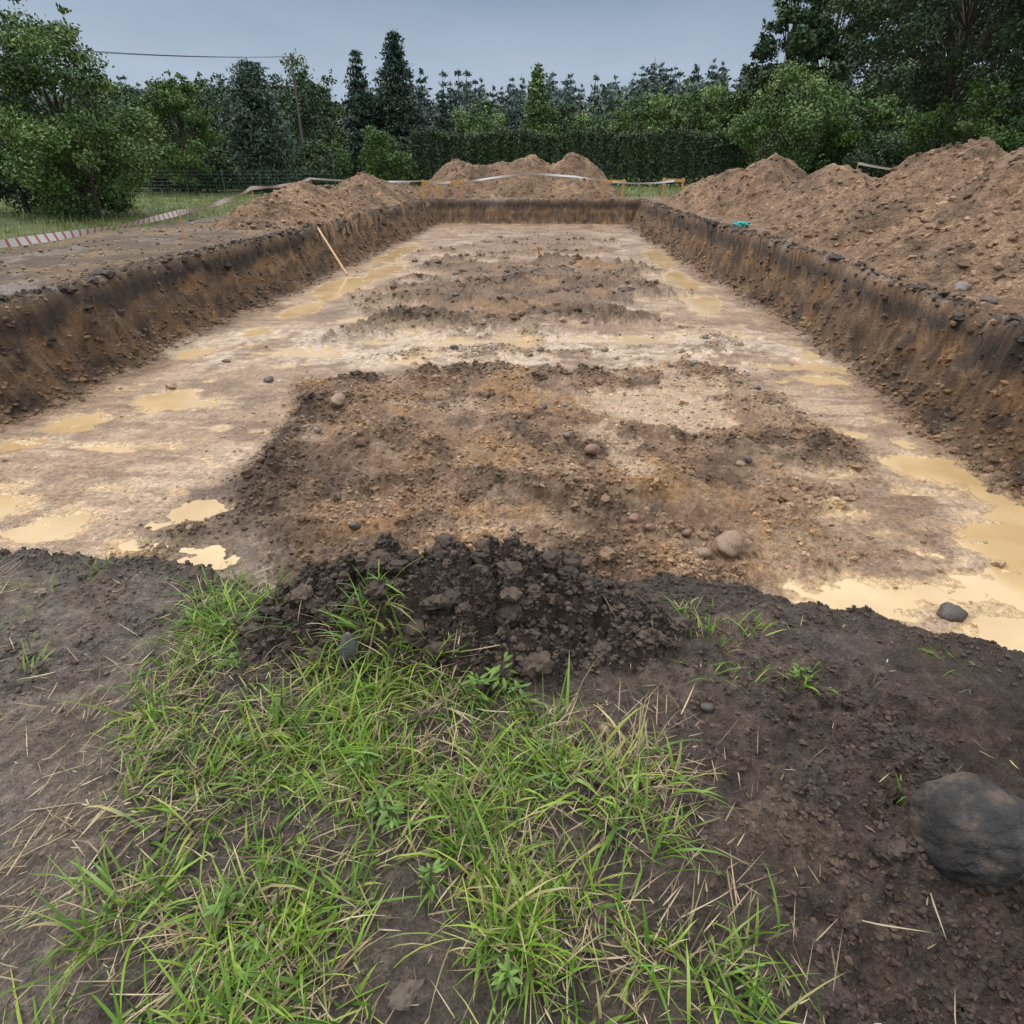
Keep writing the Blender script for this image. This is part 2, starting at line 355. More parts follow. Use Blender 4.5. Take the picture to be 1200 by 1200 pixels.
me=mkmesh('ground',np.stack([gx,gy,Fg['z']],1),quads=gridfaces(len(X),len(Y)),attrs={'col':cg,'wet':wg},mat=M_soil)
mkobj('ground',me,kind='structure',label='excavated building plot of brown soil and clay')
print('grid',len(X),len(Y))
V=[(-6.5,2.4,WATER),(4.95,2.4,WATER),(4.95,37.7,WATER),(-6.5,37.7,WATER)]
mkobj('puddle_water',mkmesh('puddle_water',V,quads=[[0,1,2,3]],mat=M_water),kind='structure',label='cream-coloured muddy water standing on the clay')
def hz(x,y): return fields(np.atleast_1d(np.asarray(x,float)),np.atleast_1d(np.asarray(y,float)))['z']

# ---------------------------------------------------------------- spoil heaps
HP=[]
def heapobj(pts,x0,x1,y0,y1,step,label,seed,col=(.225,.142,.088)):
    X=np.arange(x0,x1,step);Y=np.arange(y0,y1,step);gx,gy=np.meshgrid(X,Y);gx=gx.ravel();gy=gy.ravel()
    def hf(x,y):
        n1=fbm(x,y,.45,4,seed);n2=fbm(x,y,2.2,4,seed+9)
        acc=np.zeros(x.shape)
        for (px,py,h,rx,ry) in pts:
            r=np.sqrt(((x-px)/rx)**2+((y-py)/ry)**2+.03)+.18*n1+.03*n2
            q=np.clip(h*(1.17-r*1.10-.12*np.clip(1-r*2.2,0,1)**1),-.6,None)
            acc=acc+np.exp(q*5)
        z=np.log(acc/len(pts)+1e-6)/5+np.log(len(pts))/5*.6
        z=np.where(z<-.3,-.5,z)
        gul=.13*np.abs(fbm(x,y,1.2,3,seed+21))
        return z+.17*n2*np.clip(z+.2,0,.6)-gul*np.clip(z,0,.6)+.045*fbm(x,y,7,3,seed+30)*(z>-.1)
    z=hf(gx,gy)
    gzv=hz(gx,gy)
    z=np.where(z>0.0,np.maximum(z,gzv-.3),z)
    z=np.where(gzv<-.3,np.minimum(z,gzv-.1),z)
    c=np.tile(np.array(col),(len(gx),1))
    c=lay(c,C3(.30,.195,.12),ss(0,.5,fbm(gx,gy,.5,4,seed+40))*.8)
    c=lay(c,C3(.11,.072,.046),ss(.05,.5,fbm(gx,gy,.9,4,seed+50)+.3*fbm(gx,gy,4,3,seed+55))*.7)
    c=c*(1+.35*fbm(gx,gy,6,3,seed+60))[:,None]
    me=mkmesh('soil_heap',np.stack([gx,gy,z],1),quads=gridfaces(len(X),len(Y)),attrs={'col':np.clip(c,.01,.6),'wet':np.zeros(len(gx))},mat=M_heap)
    HP.append((hf,x0,x1,y0,y1,z,gx,gy,c))
    return mkobj('soil_heap',me,label=label,cat='dirt heap')
heapobj([(9.9,8.0,2.1,3.6,3.6),(10.0,11,2.4,3.9,3.8),(10.2,14,2.55,4.1,3.8),(9.8,17.6,2.4,3.7,3.6),(12.5,12,2.5,4,6),(9.2,20.6,1.5,3.0,2.6)],5.4,17,4,24.5,.06,'long high heap of brown sandy earth beside the trench',301)
heapobj([(9.3,24.3,1.9,2.8,2.8),(8.4,27.8,2.1,2.6,2.6),(7.9,31.6,1.9,2.4,2.6),(7.6,34.5,1.4,2.2,2.6)],5.0,13.5,20.5,38.5,.08,'row of pale brown earth heaps on the trench edge',341)
heapobj([(-5.5,45,2.3,3.4,4.8),(-3.2,46,2.1,3.6,5.2),(-1.4,46,2.6,3.0,5.2),(1.4,45.5,2.65,3.0,5.2)],-11,6,39.2,52,.09,'broad brown earth heap with three rounded peaks',381,(.19,.12,.073))
heapobj([(-8.6,24.6,1.35,1.9,3.6),(-8.5,21.4,.9,1.6,2.4),(-8.8,28.5,1.1,1.9,3.2)],-12,-6.6,17.5,32.5,.07,'low crumbly earth heap along the trench rim',421,(.225,.142,.085))
heapobj([(-8.9,33.5,1.5,2.1,3.2),(-8.7,36.8,1.2,2,2.6),(-8.5,40.3,1.1,2.0,2.6)],-12.5,-6.4,29.8,43.5,.08,'second earth heap with rounded top by the trench',461,(.20,.127,.076))

# ---------------------------------------------------------------- clods
def icoshape(sub,seed,amp=.28):
    import bmesh
    bm=bmesh.new();bmesh.ops.create_icosphere(bm,subdivisions=sub,radius=1)
    r=np.random.default_rng(seed)
    V=np.array([v.co[:] for v in bm.verts]);T=np.array([[v.index for v in f.verts] for f in bm.faces]);bm.free()
    d=fbm(V[:,0]*1.0+seed*3.7,V[:,1]+V[:,2]*1.3,1.1,3,500+seed)
    V=V*(1+amp*d+ amp*.7*(r.random(len(V))-.5))[:,None]
    return V,T
SH1=[icoshape(1,i,.6) for i in range(6)];SH2=[icoshape(2,10+i,.55) for i in range(8)]
SH3=[icoshape(3,30+i,.42) for i in range(6)]
def scatter(name,P,S,Cc,shapes,label,flat=.75,smooth=False,seed=0,sink=.25):
    r=np.random.default_rng(seed+900);n=len(P);idx=r.integers(0,len(shapes),n)
    VV=[];TT=[];CC=[];off=0
    for k,(V,T) in enumerate(shapes):
        s=np.where(idx==k)[0];m=len(s)
        if m==0:continue
        a=r.random(m)*6.283;b_=r.random(m)*6.283
        ca,sa=np.cos(a),np.sin(a);cb,sb=np.cos(b_),np.sin(b_)
        v=np.repeat(V[None],m,0)*np.stack([1+.7*(r.random(m)-.5),1+.7*(r.random(m)-.5),np.ones(m)],1)[:,None,:]
        x=v[...,0];y=v[...,1]*cb[:,None]-v[...,2]*sb[:,None];z=v[...,1]*sb[:,None]+v[...,2]*cb[:,None]
        X_=x*ca[:,None]-y*sa[:,None];Y_=x*sa[:,None]+y*ca[:,None];z=z*flat
        W=np.stack([X_,Y_,z],2)*S[s][:,None,None]+P[s][:,None,:]
        W[...,2]+=(flat*S[s]*(1-sink*2))[:,None]*.5
        VV.append(W.reshape(-1,3));TT.append((T[None]+(np.arange(m)*len(V))[:,None,None]).reshape(-1,3)+off)
        cc=np.repeat(Cc[s],len(V),0)*np.tile(r.uniform(.8,1.2,len(V)),m)[:,None]
        CC.append(cc);off+=m*len(V)
    V=np.concatenate(VV)
    return mkobj(name,mkmesh(name,V,tris=np.concatenate(TT),attrs={'col':np.concatenate(CC)},smooth=smooth,mat=M_crumb),kind='stuff',label=label)
def sample(n,x0,x1,y0,y1,wf,power=1,seed=0):
    r=np.random.default_rng(seed)
    x=r.uniform(x0,x1,n);u=r.random(n);y=y0*(y1/y0)**u if power else r.uniform(y0,y1,n)
    F=fields(x,y);w=wf(x,y,F);k=r.random(n)<w
    F={a:b[k] for a,b in F.items()};x=x[k];y=y[k]
    c,_=colour(x,y,F)
    return x,y,F,c,r
x,y,F,c,r=sample(130000,-3,2.6,.45,2.7,lambda x,y,F:np.clip(np.where(F['mo']>.01,.75,0)+.7*F['rn']*ss(-.4,.3,F['n1'])+.35*ss(-.1,.4,F['n1']+.4*F['n2'])+.4*ss(.15,0,np.abs(F['N']+.05)),0,1)*(F['N']<.25),0,1)
S=.0018+.009*r.random(len(x))**3+np.where(F['mo']>.01,.008*r.random(len(x))**3,0)
c=c*(.6+.8*r.random(len(x)))[:,None]
scatter('soil_crumbs',np.stack([x,y,F['z']],1),S,c,SH1,'dark crumbly topsoil crumbs on the bank',seed=1)
x,y,F,c,r=sample(5200,-3,2.6,.6,2.6,lambda x,y,F:np.clip(np.where(F['mo']>.02,.8,0)+.40*F['rn']*ss(-.1,.4,F['n1'])+.02,0,1)*(F['N']<.1),0,2)
S=.006+.022*r.random(len(x))**4+np.where(F['mo']>.01,.034*r.random(len(x))**4,0)
scatter('soil_clods',np.stack([x,y,F['z']],1),S,c*(.7+.7*r.random(len(x)))[:,None],SH3,'moist dark clods of topsoil',smooth=False,seed=2,sink=.35)
x,y,F,c,r=sample(150000,-3.8,3.8,3.0,12,lambda x,y,F:np.clip(F['crumb']*.8*ss(-.35,.3,F['n1']+.4*F['n2'])+.6*F['dark']+.014,0,1)*F['inside']*(F['z']>WATER),1,3)
S=(.004+.024*r.random(len(x))**4)*(.8+y*.03)
scatter('loose_soil',np.stack([x,y,F['z']],1),S,c*(.55+.85*r.random(len(x)))[:,None],SH1,'loose brown soil crumbs on the trench floor',seed=3)
x,y,F,c,r=sample(60000,-6.6,5,3.2,36,lambda x,y,F:np.clip(F['crumb']*.55*ss(-.4,.3,F['n1']+.3*F['n2'])*(y>11)+.5*F['dark']*(y>11)+.014,0,1)*F['inside']*(F['z']>WATER),1,33)
S=(.004+.024*r.random(len(x))**4)*(.8+y*.035)
scatter('loose_soil',np.stack([x,y,F['z']],1),S,c*(.6+.75*r.random(len(x)))[:,None],SH1,'loose brown soil crumbs on clay further along',seed=3)
x,y,F,c,r=sample(16000,-6.6,5,3.2,30,lambda x,y,F:np.clip(F['crumb']*.35*ss(-.3,.4,F['n1'])+.6*F['dark']+.005,0,1)*F['inside'],1,4)
S=(.012+.055*r.random(len(x))**4)*(.8+y*.03)
scatter('loose_soil_clods',np.stack([x,y,F['z']],1),S,c*(.6+.6*r.random(len(x)))[:,None],SH2,'larger brown clods on the trench floor',seed=4)
def wallw(x,y,F): return np.clip(ss(1.5,1.0,F['t'])*(F['t']>.5)*.8+ss(.6,.1,np.abs(F['d']+.2))*(F['d']<0)*.45+(F['t']>0)*(F['t']<1)*.4,0,1)*(y<39)
xx=[]
for k,(a,b_) in enumerate([(-8.2,-5.5),(3.7,6.4)]):
    x,y,F,c,r=sample(32000,a,b_,4,37,wallw,1,5+k)
    S=(.006+.045*r.random(len(x))**4)*(.75+y*.022)
    xx.append((np.stack([x,y,F['z']],1),S,c*(.65+.7*r.random(len(x)))[:,None]))
x,y,F,c,r=sample(16000,-12.5,-7,5,36,lambda x,y,F:.6*ss(-.2,.4,F['n1']+.3*F['n2']),1,8)
xx.append((np.stack([x,y,F['z']],1),(.006+.045*r.random(len(x))**4)*(.75+y*.022),c*(.6+.8*r.random(len(x)))[:,None]))
scatter('fallen_soil',np.concatenate([a[0] for a in xx]),np.concatenate([a[1] for a in xx]),np.concatenate([a[2] for a in xx]),SH1,'soil crumbled from the trench walls',seed=5)
xx=[]
for k,(a,b_) in enumerate([(-7.9,-6.5),(4.5,5.9)]):
    x,y,F,c,r=sample(1300,a,b_,4,34,lambda x,y,F:ss(.30,.05,np.abs(F['d']+.05))*.8,1,15+k)
    S=(.02+.09*r.random(len(x))**2.5)*(.9+y*.012)
    xx.append((np.stack([x,y,F['z']],1),S,np.tile([.042,.033,.028],(len(x),1))*(.6+1.1*r.random(len(x)))[:,None]))
scatter('turf_clods',np.concatenate([a[0] for a in xx]),np.concatenate([a[1] for a in xx]),np.concatenate([a[2] for a in xx]),SH2,'dark broken topsoil lumps along the trench rim',seed=7,flat=.5,sink=.6)
P=[];Cs=[]
for hf,x0,x1,y0_,y1_,z,gx_,gy_,c_ in HP:
    r=np.random.default_rng(int(x0*10)+500)
    k=np.where(z>.02)[0];n=int(len(k)*.2);k=r.choice(k,min(n,9000),replace=False)
    P.append(np.stack([gx_[k],gy_[k],z[k]],1));Cs.append(c_[k]*(.5+.9*r.random(len(k)))[:,None])
P=np.concatenate(P);Cs=np.concatenate(Cs);r=np.random.default_rng(77)
scatter('heap_clods',P,.012+.075*r.random(len(P))**5,Cs,SH1,'small stones and clods lying on the earth heaps',seed=6)

# ---------------------------------------------------------------- stones (individual)
M_stone=[plain('stone_grey',(.17,.14,.12),.6,.4,9,.4),plain('stone_reddish',(.19,.11,.08),.55,.35,9,.4),plain('stone_tan',(.23,.16,.105),.6,.35,9,.4),plain('stone_dark',(.075,.062,.055),.5,.4,9,.4)]
STM=[]
for i in range(8):
    V,T=icoshape(3,40+i,.0)
    nz=fbm(V[:,0]+i*5.,V[:,1]+V[:,2]*1.3,.8,3,700+i)+.15*fbm(V[:,0]+i,V[:,1]-V[:,2],3,3,710+i)
    V=V*(1+.34*nz)[:,None];V[:,2]*=.68
    STM.append(mkmesh('stone',V,tris=T,mat=M_stone[i%4]))
lab=['rounded grey stone lying on wet clay','reddish rounded stone on brown soil','tan stone half sunk in mud','dark wet stone on loose soil']
def stone(x,y,s,i,group='stones scattered over the dig'):
    z=float(hz(x,y)[0])
    o=mkobj('stone',STM[i],label=lab[i%4],cat='stone',group=group,loc=(x,y,z+.12*s))
    o.scale=(s,s*.85,s);o.rotation_euler=(.1,.1,x*7+y*3);return o
for x,y,s,i in [(.51,6.32,.10,1),(-2.58,7.58,.11,2),(1.45,4.33,.13,2),(1.25,4.25,.07,2),(.76,4.64,.06,1),(.88,4.55,.05,5),(-1.74,9.54,.07,4),(1.85,16.4,.13,4),(2.0,16.2,.10,0),(-4.01,8.89,.08,3),(-2.35,6.86,.06,6),(.01,9.87,.06,3),(-.65,5.79,.05,4),
    (2.87,3.74,.09,3),(.59,1.66,.024,3),(.22,1.5,.022,2),(-5.1,9.9,.06,7),(6.1,10.2,.15,4),(6.3,10.8,.11,0),(6.7,9.9,.10,2),(6.0,12.5,.10,4),(5.9,9.2,.09,7),(6.6,11.6,.08,0),(.9,7.0,.04,5),(2.4,6.1,.05,6)]:
    stone(x,y,s,i)
r=np.random.default_rng(5);n=0
while n<60:
    x=r.uniform(-3,3.2);y=r.uniform(3.6,20)
    f=fields(np.array([x]),np.array([y]))
    if f['crumb'][0]>.3: stone(x,y,float(.020+.035*r.random()+y*.002),int(r.choice([0,3,4,7,2,6,1])));n+=1
n=0
while n<36:
    hf,x0,x1,y0_,y1_,z,gx_,gy_,c_=HP[int(r.integers(0,2))]
    k=int(r.integers(0,len(z)))
    if z[k]>.05 and gx_[k]<10.5:
        i=int(r.integers(0,8));s=float(.035+.07*r.random()**2)
        o=mkobj('stone',STM[i],label=['grey stone on the slope of an earth heap','reddish stone on the slope of an earth heap','tan stone on the slope of an earth heap','dark stone on the slope of an earth heap'][i%4],cat='stone',group='stones on the earth heaps',loc=(gx_[k],gy_[k],z[k]+.1*s));o.scale=(s,s,s);o.rotation_euler=(0,0,k);n+=1
# boulder
V,T=icoshape(6,60,0.0)
q=np.sign(V)*np.abs(V)**.9
nz=fbm(V[:,0]+3,V[:,1]+V[:,2]*1.2,.7,3,720)+.14*fbm(V[:,0]*1.,V[:,1]+V[:,2],4,4,730)+.07*fbm(V[:,0]+V[:,2]*.7,V[:,1]-V[:,2]*.6,11,4,735)
V=q*(1+.16*nz)[:,None]*np.array([.150,.138,.120])
m_b,nt,b,N,L=newmat('wet_boulder')
tc=N.new('ShaderNodeTexCoord');n1=N.new('ShaderNodeTexNoise');n1.inputs['Scale'].default_value=6;n1.inputs['Detail'].default_value=9;n1.inputs['Roughness'].default_value=.75
n2=N.new('ShaderNodeTexNoise');n2.inputs['Scale'].default_value=130;n2.inputs['Detail'].default_value=5;n2.inputs['Roughness'].default_value=.7
for n in(n1,n2):L.new(tc.outputs['Object'],n.inputs['Vector'])
cr=N.new('ShaderNodeValToRGB');e=cr.color_ramp.elements;e[0].position=.42;e[0].color=(.020,.019,.019,1);e[1].position=.60;e[1].color=(.14,.098,.073,1);e2=e.new(.5);e2.color=(.045,.039,.036,1)
L.new(n1.outputs['Fac'],cr.inputs[0]);L.new(cr.outputs[0],b.inputs['Base Color'])
mr=N.new('ShaderNodeMapRange');mr.inputs['From Min'].default_value=.4;mr.inputs['From Max'].default_value=.58;mr.inputs['To Min'].default_value=.3;mr.inputs['To Max'].default_value=.85;L.new(n1.outputs['Fac'],mr.inputs['Value']);L.new(mr.outputs[0],b.inputs['Roughness'])
bp=N.new('ShaderNodeBump');bp.inputs['Strength'].default_value=1;bp.inputs['Distance'].default_value=.010;L.new(n2.outputs['Fac'],bp.inputs['Height']);L.new(bp.outputs[0],b.inputs['Normal'])
bo=mkobj('boulder',mkmesh('boulder',V,tris=T,mat=m_b),label='large rounded dark wet boulder half buried in soil',cat='boulder',loc=(1.17,1.17,float(hz(1.17,1.17)[0])+.055));bo.rotation_euler=(.1,-.15,.4)
V,T=icoshape(3,66,0.0);V=V*(1+.25*fbm(V[:,0],V[:,1]+V[:,2],1.2,3,740))[:,None]*np.array([.034,.014,.06])
o=mkobj('slate_slab',mkmesh('slate_slab',V,tris=T,mat=plain('slate',(.085,.083,.085),.4,.25,30,.4)),label='upright grey slab of stone leaning on the dirt mound',cat='stone',loc=(-.66,1.70,float(hz(-.66,1.70)[0])+.035));o.rotation_euler=(-.3,.1,.2)

# ---------------------------------------------------------------- grass
def blades(P,Ln,W,az,lean,curl,Cc,segs=4):
    n=len(P);t=np.linspace(0,1,segs+1);VV=[];
    dx=np.cos(az);dy=np.sin(az);sx=-dy;sy=dx
    tw=np.random.default_rng(3).uniform(-.6,.6,n)
    px=np.zeros(n);pz=np.zeros(n)
    for i,tt in enumerate(t):
        if i>0:
            ang=np.clip(lean+curl*(tt**1.3),0,2.6)
            px=px+Ln/segs*np.sin(ang);pz=pz+Ln/segs*np.cos(ang)
        w=W*(1-tt**1.8)*.5*(.6+.4*min(tt*4,1))
        pzz=np.maximum(pz,.004)
        c=P+np.stack([dx*px,dy*px,pzz],1)
        wx=sx*np.cos(tw)*w;wy=sy*np.cos(tw)*w;wz=np.sin(tw)*w
        if i<segs:
            VV.append(c-np.stack([wx,wy,wz],1));VV.append(c+np.stack([wx,wy,wz],1))
        else: VV.append(c)
    k=2*segs+1
    V=np.stack(VV,1).reshape(-1,3);o=(np.arange(n)*k)[:,None]
    Q=np.concatenate([o+np.array([[2*i,2*i+1,2*i+3,2*i+2]]) for i in range(segs-1)])
    T=o+np.array([[2*segs-2,2*segs-1,2*segs]])
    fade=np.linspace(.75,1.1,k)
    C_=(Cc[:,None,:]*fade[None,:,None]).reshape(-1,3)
    return V,Q,T,C_
GC=np.array([(.11,.23,.024),(.18,.31,.036),(.26,.39,.055),(.36,.41,.09),(.065,.14,.018),(.42,.37,.17)])
def grassobj(name,pts,n_per,Lr,Wd,label,seed,mat=M_grass,pal=GC,pw=(.25,.27,.17,.1,.13,.08),spread=.03,leanr=(.1,1.1),curlr=(.2,1.6)):
    r=np.random.default_rng(seed)
    cnt=np.maximum(2,r.poisson(n_per*r.uniform(.3,1.7,len(pts))));ti=np.repeat(np.arange(len(pts)),cnt);n=len(ti)
    off=r.normal(0,spread,(n,2));x=pts[ti,0]+off[:,0];y=pts[ti,1]+off[:,1]
    z=hz(x,y)-.004
    taz=r.random(len(pts))*6.283
    az=np.where(r.random(n)<.45,taz[ti]+r.normal(0,.35,n),np.arctan2(off[:,1],off[:,0])+r.normal(0,.7,n))
    ln=(Lr[0]+(Lr[1]-Lr[0])*r.random(n)**1.5)*r.uniform(.4,1.25,len(pts))[ti]
    tc_=r.choice(len(pal),len(pts),p=pw)
    ci=np.where(r.random(n)<.6,tc_[ti],r.choice(len(pal),n,p=pw))
    c=pal[ci]*r.uniform(.6,1.2,n)[:,None]
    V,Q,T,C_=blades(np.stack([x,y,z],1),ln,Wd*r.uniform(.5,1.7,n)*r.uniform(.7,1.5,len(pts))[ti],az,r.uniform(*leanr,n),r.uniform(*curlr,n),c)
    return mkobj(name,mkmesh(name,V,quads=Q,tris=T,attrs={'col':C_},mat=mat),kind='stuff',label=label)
r=np.random.default_rng(21)
P=r.uniform([-1.6,.35],[.75,2.2],(9000,2))
sd=sdpoly(P[:,0],P[:,1],GP);nn=fbm(P[:,0],P[:,1],2.6,4,801)
pr=ss(-.10,.14,sd+.16*nn)*(.10+.90*ss(-.08,.22,nn))
P=P[r.random(len(P))<pr*.32]
small=np.array([(.58,2.13),(.62,2.08),(.66,2.02),(.80,2.02),(.84,1.98),(.70,1.93),(.82,1.79),(.62,1.8),(.93,1.75),(.96,1.78),(1.55,1.92),(-2.12,1.98),(-2.1,2.1),(-1.83,1.65),(-1.95,1.8),(-2.2,2.2),(.75,1.85),(1.1,1.3),(-2.0,2.3),(-1.3,2.2),(-1.25,2.25),(-1.15,2.1),(.6,2.05),(.68,2.1),(.63,1.98)])
print('tufts',len(P))
grassobj('grass',P,11,(.04,.25),.0054,'lush bright green grass tufts growing on mud',22,spread=.028,leanr=(.1,1.2),curlr=(.3,1.9))
grassobj('grass',small,11,(.05,.16),.0044,'small sparse green grass tufts on bare soil',23,spread=.03)
SP=np.array([(.40,.31,.19),(.32,.24,.14),(.52,.43,.28),(.20,.145,.09),(.13,.09,.06)])
r=np.random.default_rng(31)
Q1=r.uniform([-2.6,.45],[-.9,2.3],(4600,2));Q1=Q1[(r.random(len(Q1))<ss(-.3,.4,fbm(Q1[:,0],Q1[:,1],1.8,3,811)))]
Q2=P[r.choice(len(P),3600)]+r.normal(0,.07,(3600,2))
Q3=r.normal([.22,1.42],[.2,.12],(260,2));Q4=r.normal([.4,1.0],[.15,.2],(140,2));Q5=r.uniform([.2,.6],[1.8,2.1],(110,2))
Q=np.concatenate([Q1,Q2,Q3,Q4,Q5]);n=len(Q)
F=fields(Q[:,0],Q[:,1])
saz=np.where(r.random(n)<.5,1.0+r.normal(0,.5,n),r.random(n)*6.283)
V,Qd,T,C_=blades(np.stack([Q[:,0],Q[:,1],F['z']+.004+.015*r.random(n)],1),.02+.15*r.random(n)**2.2,.0030*r.uniform(.5,1.7,n),saz,r.uniform(1.3,1.6,n),r.uniform(-.2,.4,n),SP[r.integers(0,5,n)]*r.uniform(.55,1.0,n)[:,None])
mkobj('straw',mkmesh('straw',V,quads=Qd,tris=T,attrs={'col':C_},mat=M_straw),kind='stuff',label='dead dry grass stalks lying on the mud')
grassobj('dry_grass',np.concatenate([np.array([(.03,1.5),(.05,1.46),(.1,1.42),(.2,1.36),(.26,1.4),(.33,1.36),(.36,1.25),(.30,1.3),(.45,1.15),(-.4,1.3),(-.8,1.0),(.0,1.1),(.06,1.52),(.04,1.44),(.03,1.48),(.07,1.46)]),P[r.choice(len(P),150)]]),9,(.06,.2),.003,'bleached dry grass tufts',33,mat=M_straw,pal=SP,pw=(.3,.25,.2,.15,.1),leanr=(.5,1.5),curlr=(.3,1.3))
def weed(x,y,s,seed):
    r=np.random.default_rng(seed);n=int(16+r.integers(0,12))
    V=[];Qs=[];C_=[]
    for k in range(n):
        h=r.random()**.8*s;az=r.random()*6.283;rad=s*(.15+.45*r.random())*(1-.4*h/s)
        c=np.array([math.cos(az)*rad,math.sin(az)*rad,h*.8+.01]);d=np.array([math.cos(az),math.sin(az),r.uniform(-.3,.6)]);d/=np.linalg.norm(d)
        sd=np.cross(d,[0,0,1]);sd/=np.linalg.norm(sd);L_=s*r.uniform(.16,.42);w=L_*.22
        o=len(V);up=np.array([0,0,.10*L_])
        V+=[c-d*L_*.5,c-d*.1*L_+sd*w-up,c+d*L_*.25+sd*w*.8-up,c+d*L_*.7-up*2,c+d*L_*.25-sd*w*.8-up,c-d*.1*L_-sd*w-up,c+up]
        for a,b_ in ((0,1),(1,2),(2,3),(3,4),(4,5),(5,0)):Qs.append([o+6,o+a,o+b_])
        g=r.uniform(.6,1.2);C_+=[np.array([.14,.25,.05])*g]*7
        o=len(V);st=np.array([0,0,h*.5]);V+=[st-sd*.0012*1,st+sd*.0012,c-d*L_*.5];Qs.append([o,o+1,o+2]);C_+=[np.array([.14,.2,.05])]*3
    me=mkmesh('weed_plant',np.array(V),tris=Qs,attrs={'col':np.array(C_)},mat=M_grass)
    return mkobj('weed_plant',me,label='small leafy green weed among the grass',cat='weed',group='broadleaf weeds in the grass',loc=(x,y,float(hz(x,y)[0])))
for i,(x,y,s) in enumerate([(-.12,1.66,.12),(-.2,1.6,.10),(-.06,1.6,.09),(-.5,1.25,.09),(-.42,1.15,.08),(-.72,.85,.09),(-.62,.78,.08),(-.25,.95,.08),(-1.1,1.7,.08),(-.9,1.35,.07),(.05,1.25,.07),(.93,1.77,.07),(-.05,.75,.08),(-1.2,1.9,.08),(-.38,1.1,.09),(-.3,1.2,.07)]):
    weed(x,y,s,900+i)
r=np.random.default_rng(41)
P=np.stack([r.uniform(-30,-11.9,9000),11+32*r.random(9000)],1);P=P[r.random(len(P))<ss(-.6,.6,-12.2-P[:,0]+1.2*fbm(P[:,0],P[:,1],.9,4,51))*.5]
MC=np.array([(.12,.17,.04),(.16,.21,.055),(.25,.26,.09),(.34,.31,.14)])
grassobj('meadow_grass',P,5,(.12,.38),.016,'rough meadow grass beyond the plot',42,pal=MC,pw=(.3,.35,.2,.15),spread=.12,leanr=(.0,.6),curlr=(.1,.9))
P=np.stack([r.uniform(-16,30,2500),r.uniform(41,60,2500)],1)
grassobj('meadow_grass',P,4,(.2,.5),.03,'tall weeds and grass behind the earth heaps',43,pal=MC,pw=(.35,.35,.2,.1),spread=.2,leanr=(.0,.5),curlr=(.1,.8))

# ---------------------------------------------------------------- trees
def tube(p,rad,sides=6):
    p=np.array(p,float);n=len(p);V=[];Q=[]
    for i in range(n):
        d=p[min(i+1,n-1)]-p[max(i-1,0)];d=d/np.linalg.norm(d)
        a=np.cross(d,[.13,1,.2]);a/=np.linalg.norm(a);b_=np.cross(d,a)
        for k in range(sides):
            t=6.2832*k/sides;V.append(p[i]+rad[i]*(a*math.cos(t)+b_*math.sin(t)))
    for i in range(n-1):
        for k in range(sides):
            Q.append([i*sides+k,i*sides+(k+1)%sides,(i+1)*sides+(k+1)%sides,(i+1)*sides+k])
    return np.array(V),np.array(Q)
def join(L_):
    V=[];Q=[];o=0
    for v,q in L_: V.append(v);Q.append(q+o);o+=len(v)
    return np.concatenate(V),np.concatenate(Q)
def leaves(C_,N_,size,col,r,aspect=.55):
    n=len(C_);d=r.normal(0,1,(n,3))+N_*.6;d/=np.linalg.norm(d,axis=1)[:,None]
    e=r.normal(0,1,(n,3));e-=d*np.sum(e*d,1)[:,None];e/=np.linalg.norm(e,axis=1)[:,None]
    f=np.cross(d,e);s=size[:,None]
    V=np.stack([C_-e*s*.5,C_+f*s*aspect*.5,C_+e*s*.5,C_-f*s*aspect*.5],1).reshape(-1,3)
    Q=np.arange(n*4).reshape(-1,4)
    return V,Q,np.repeat(col,4,0)
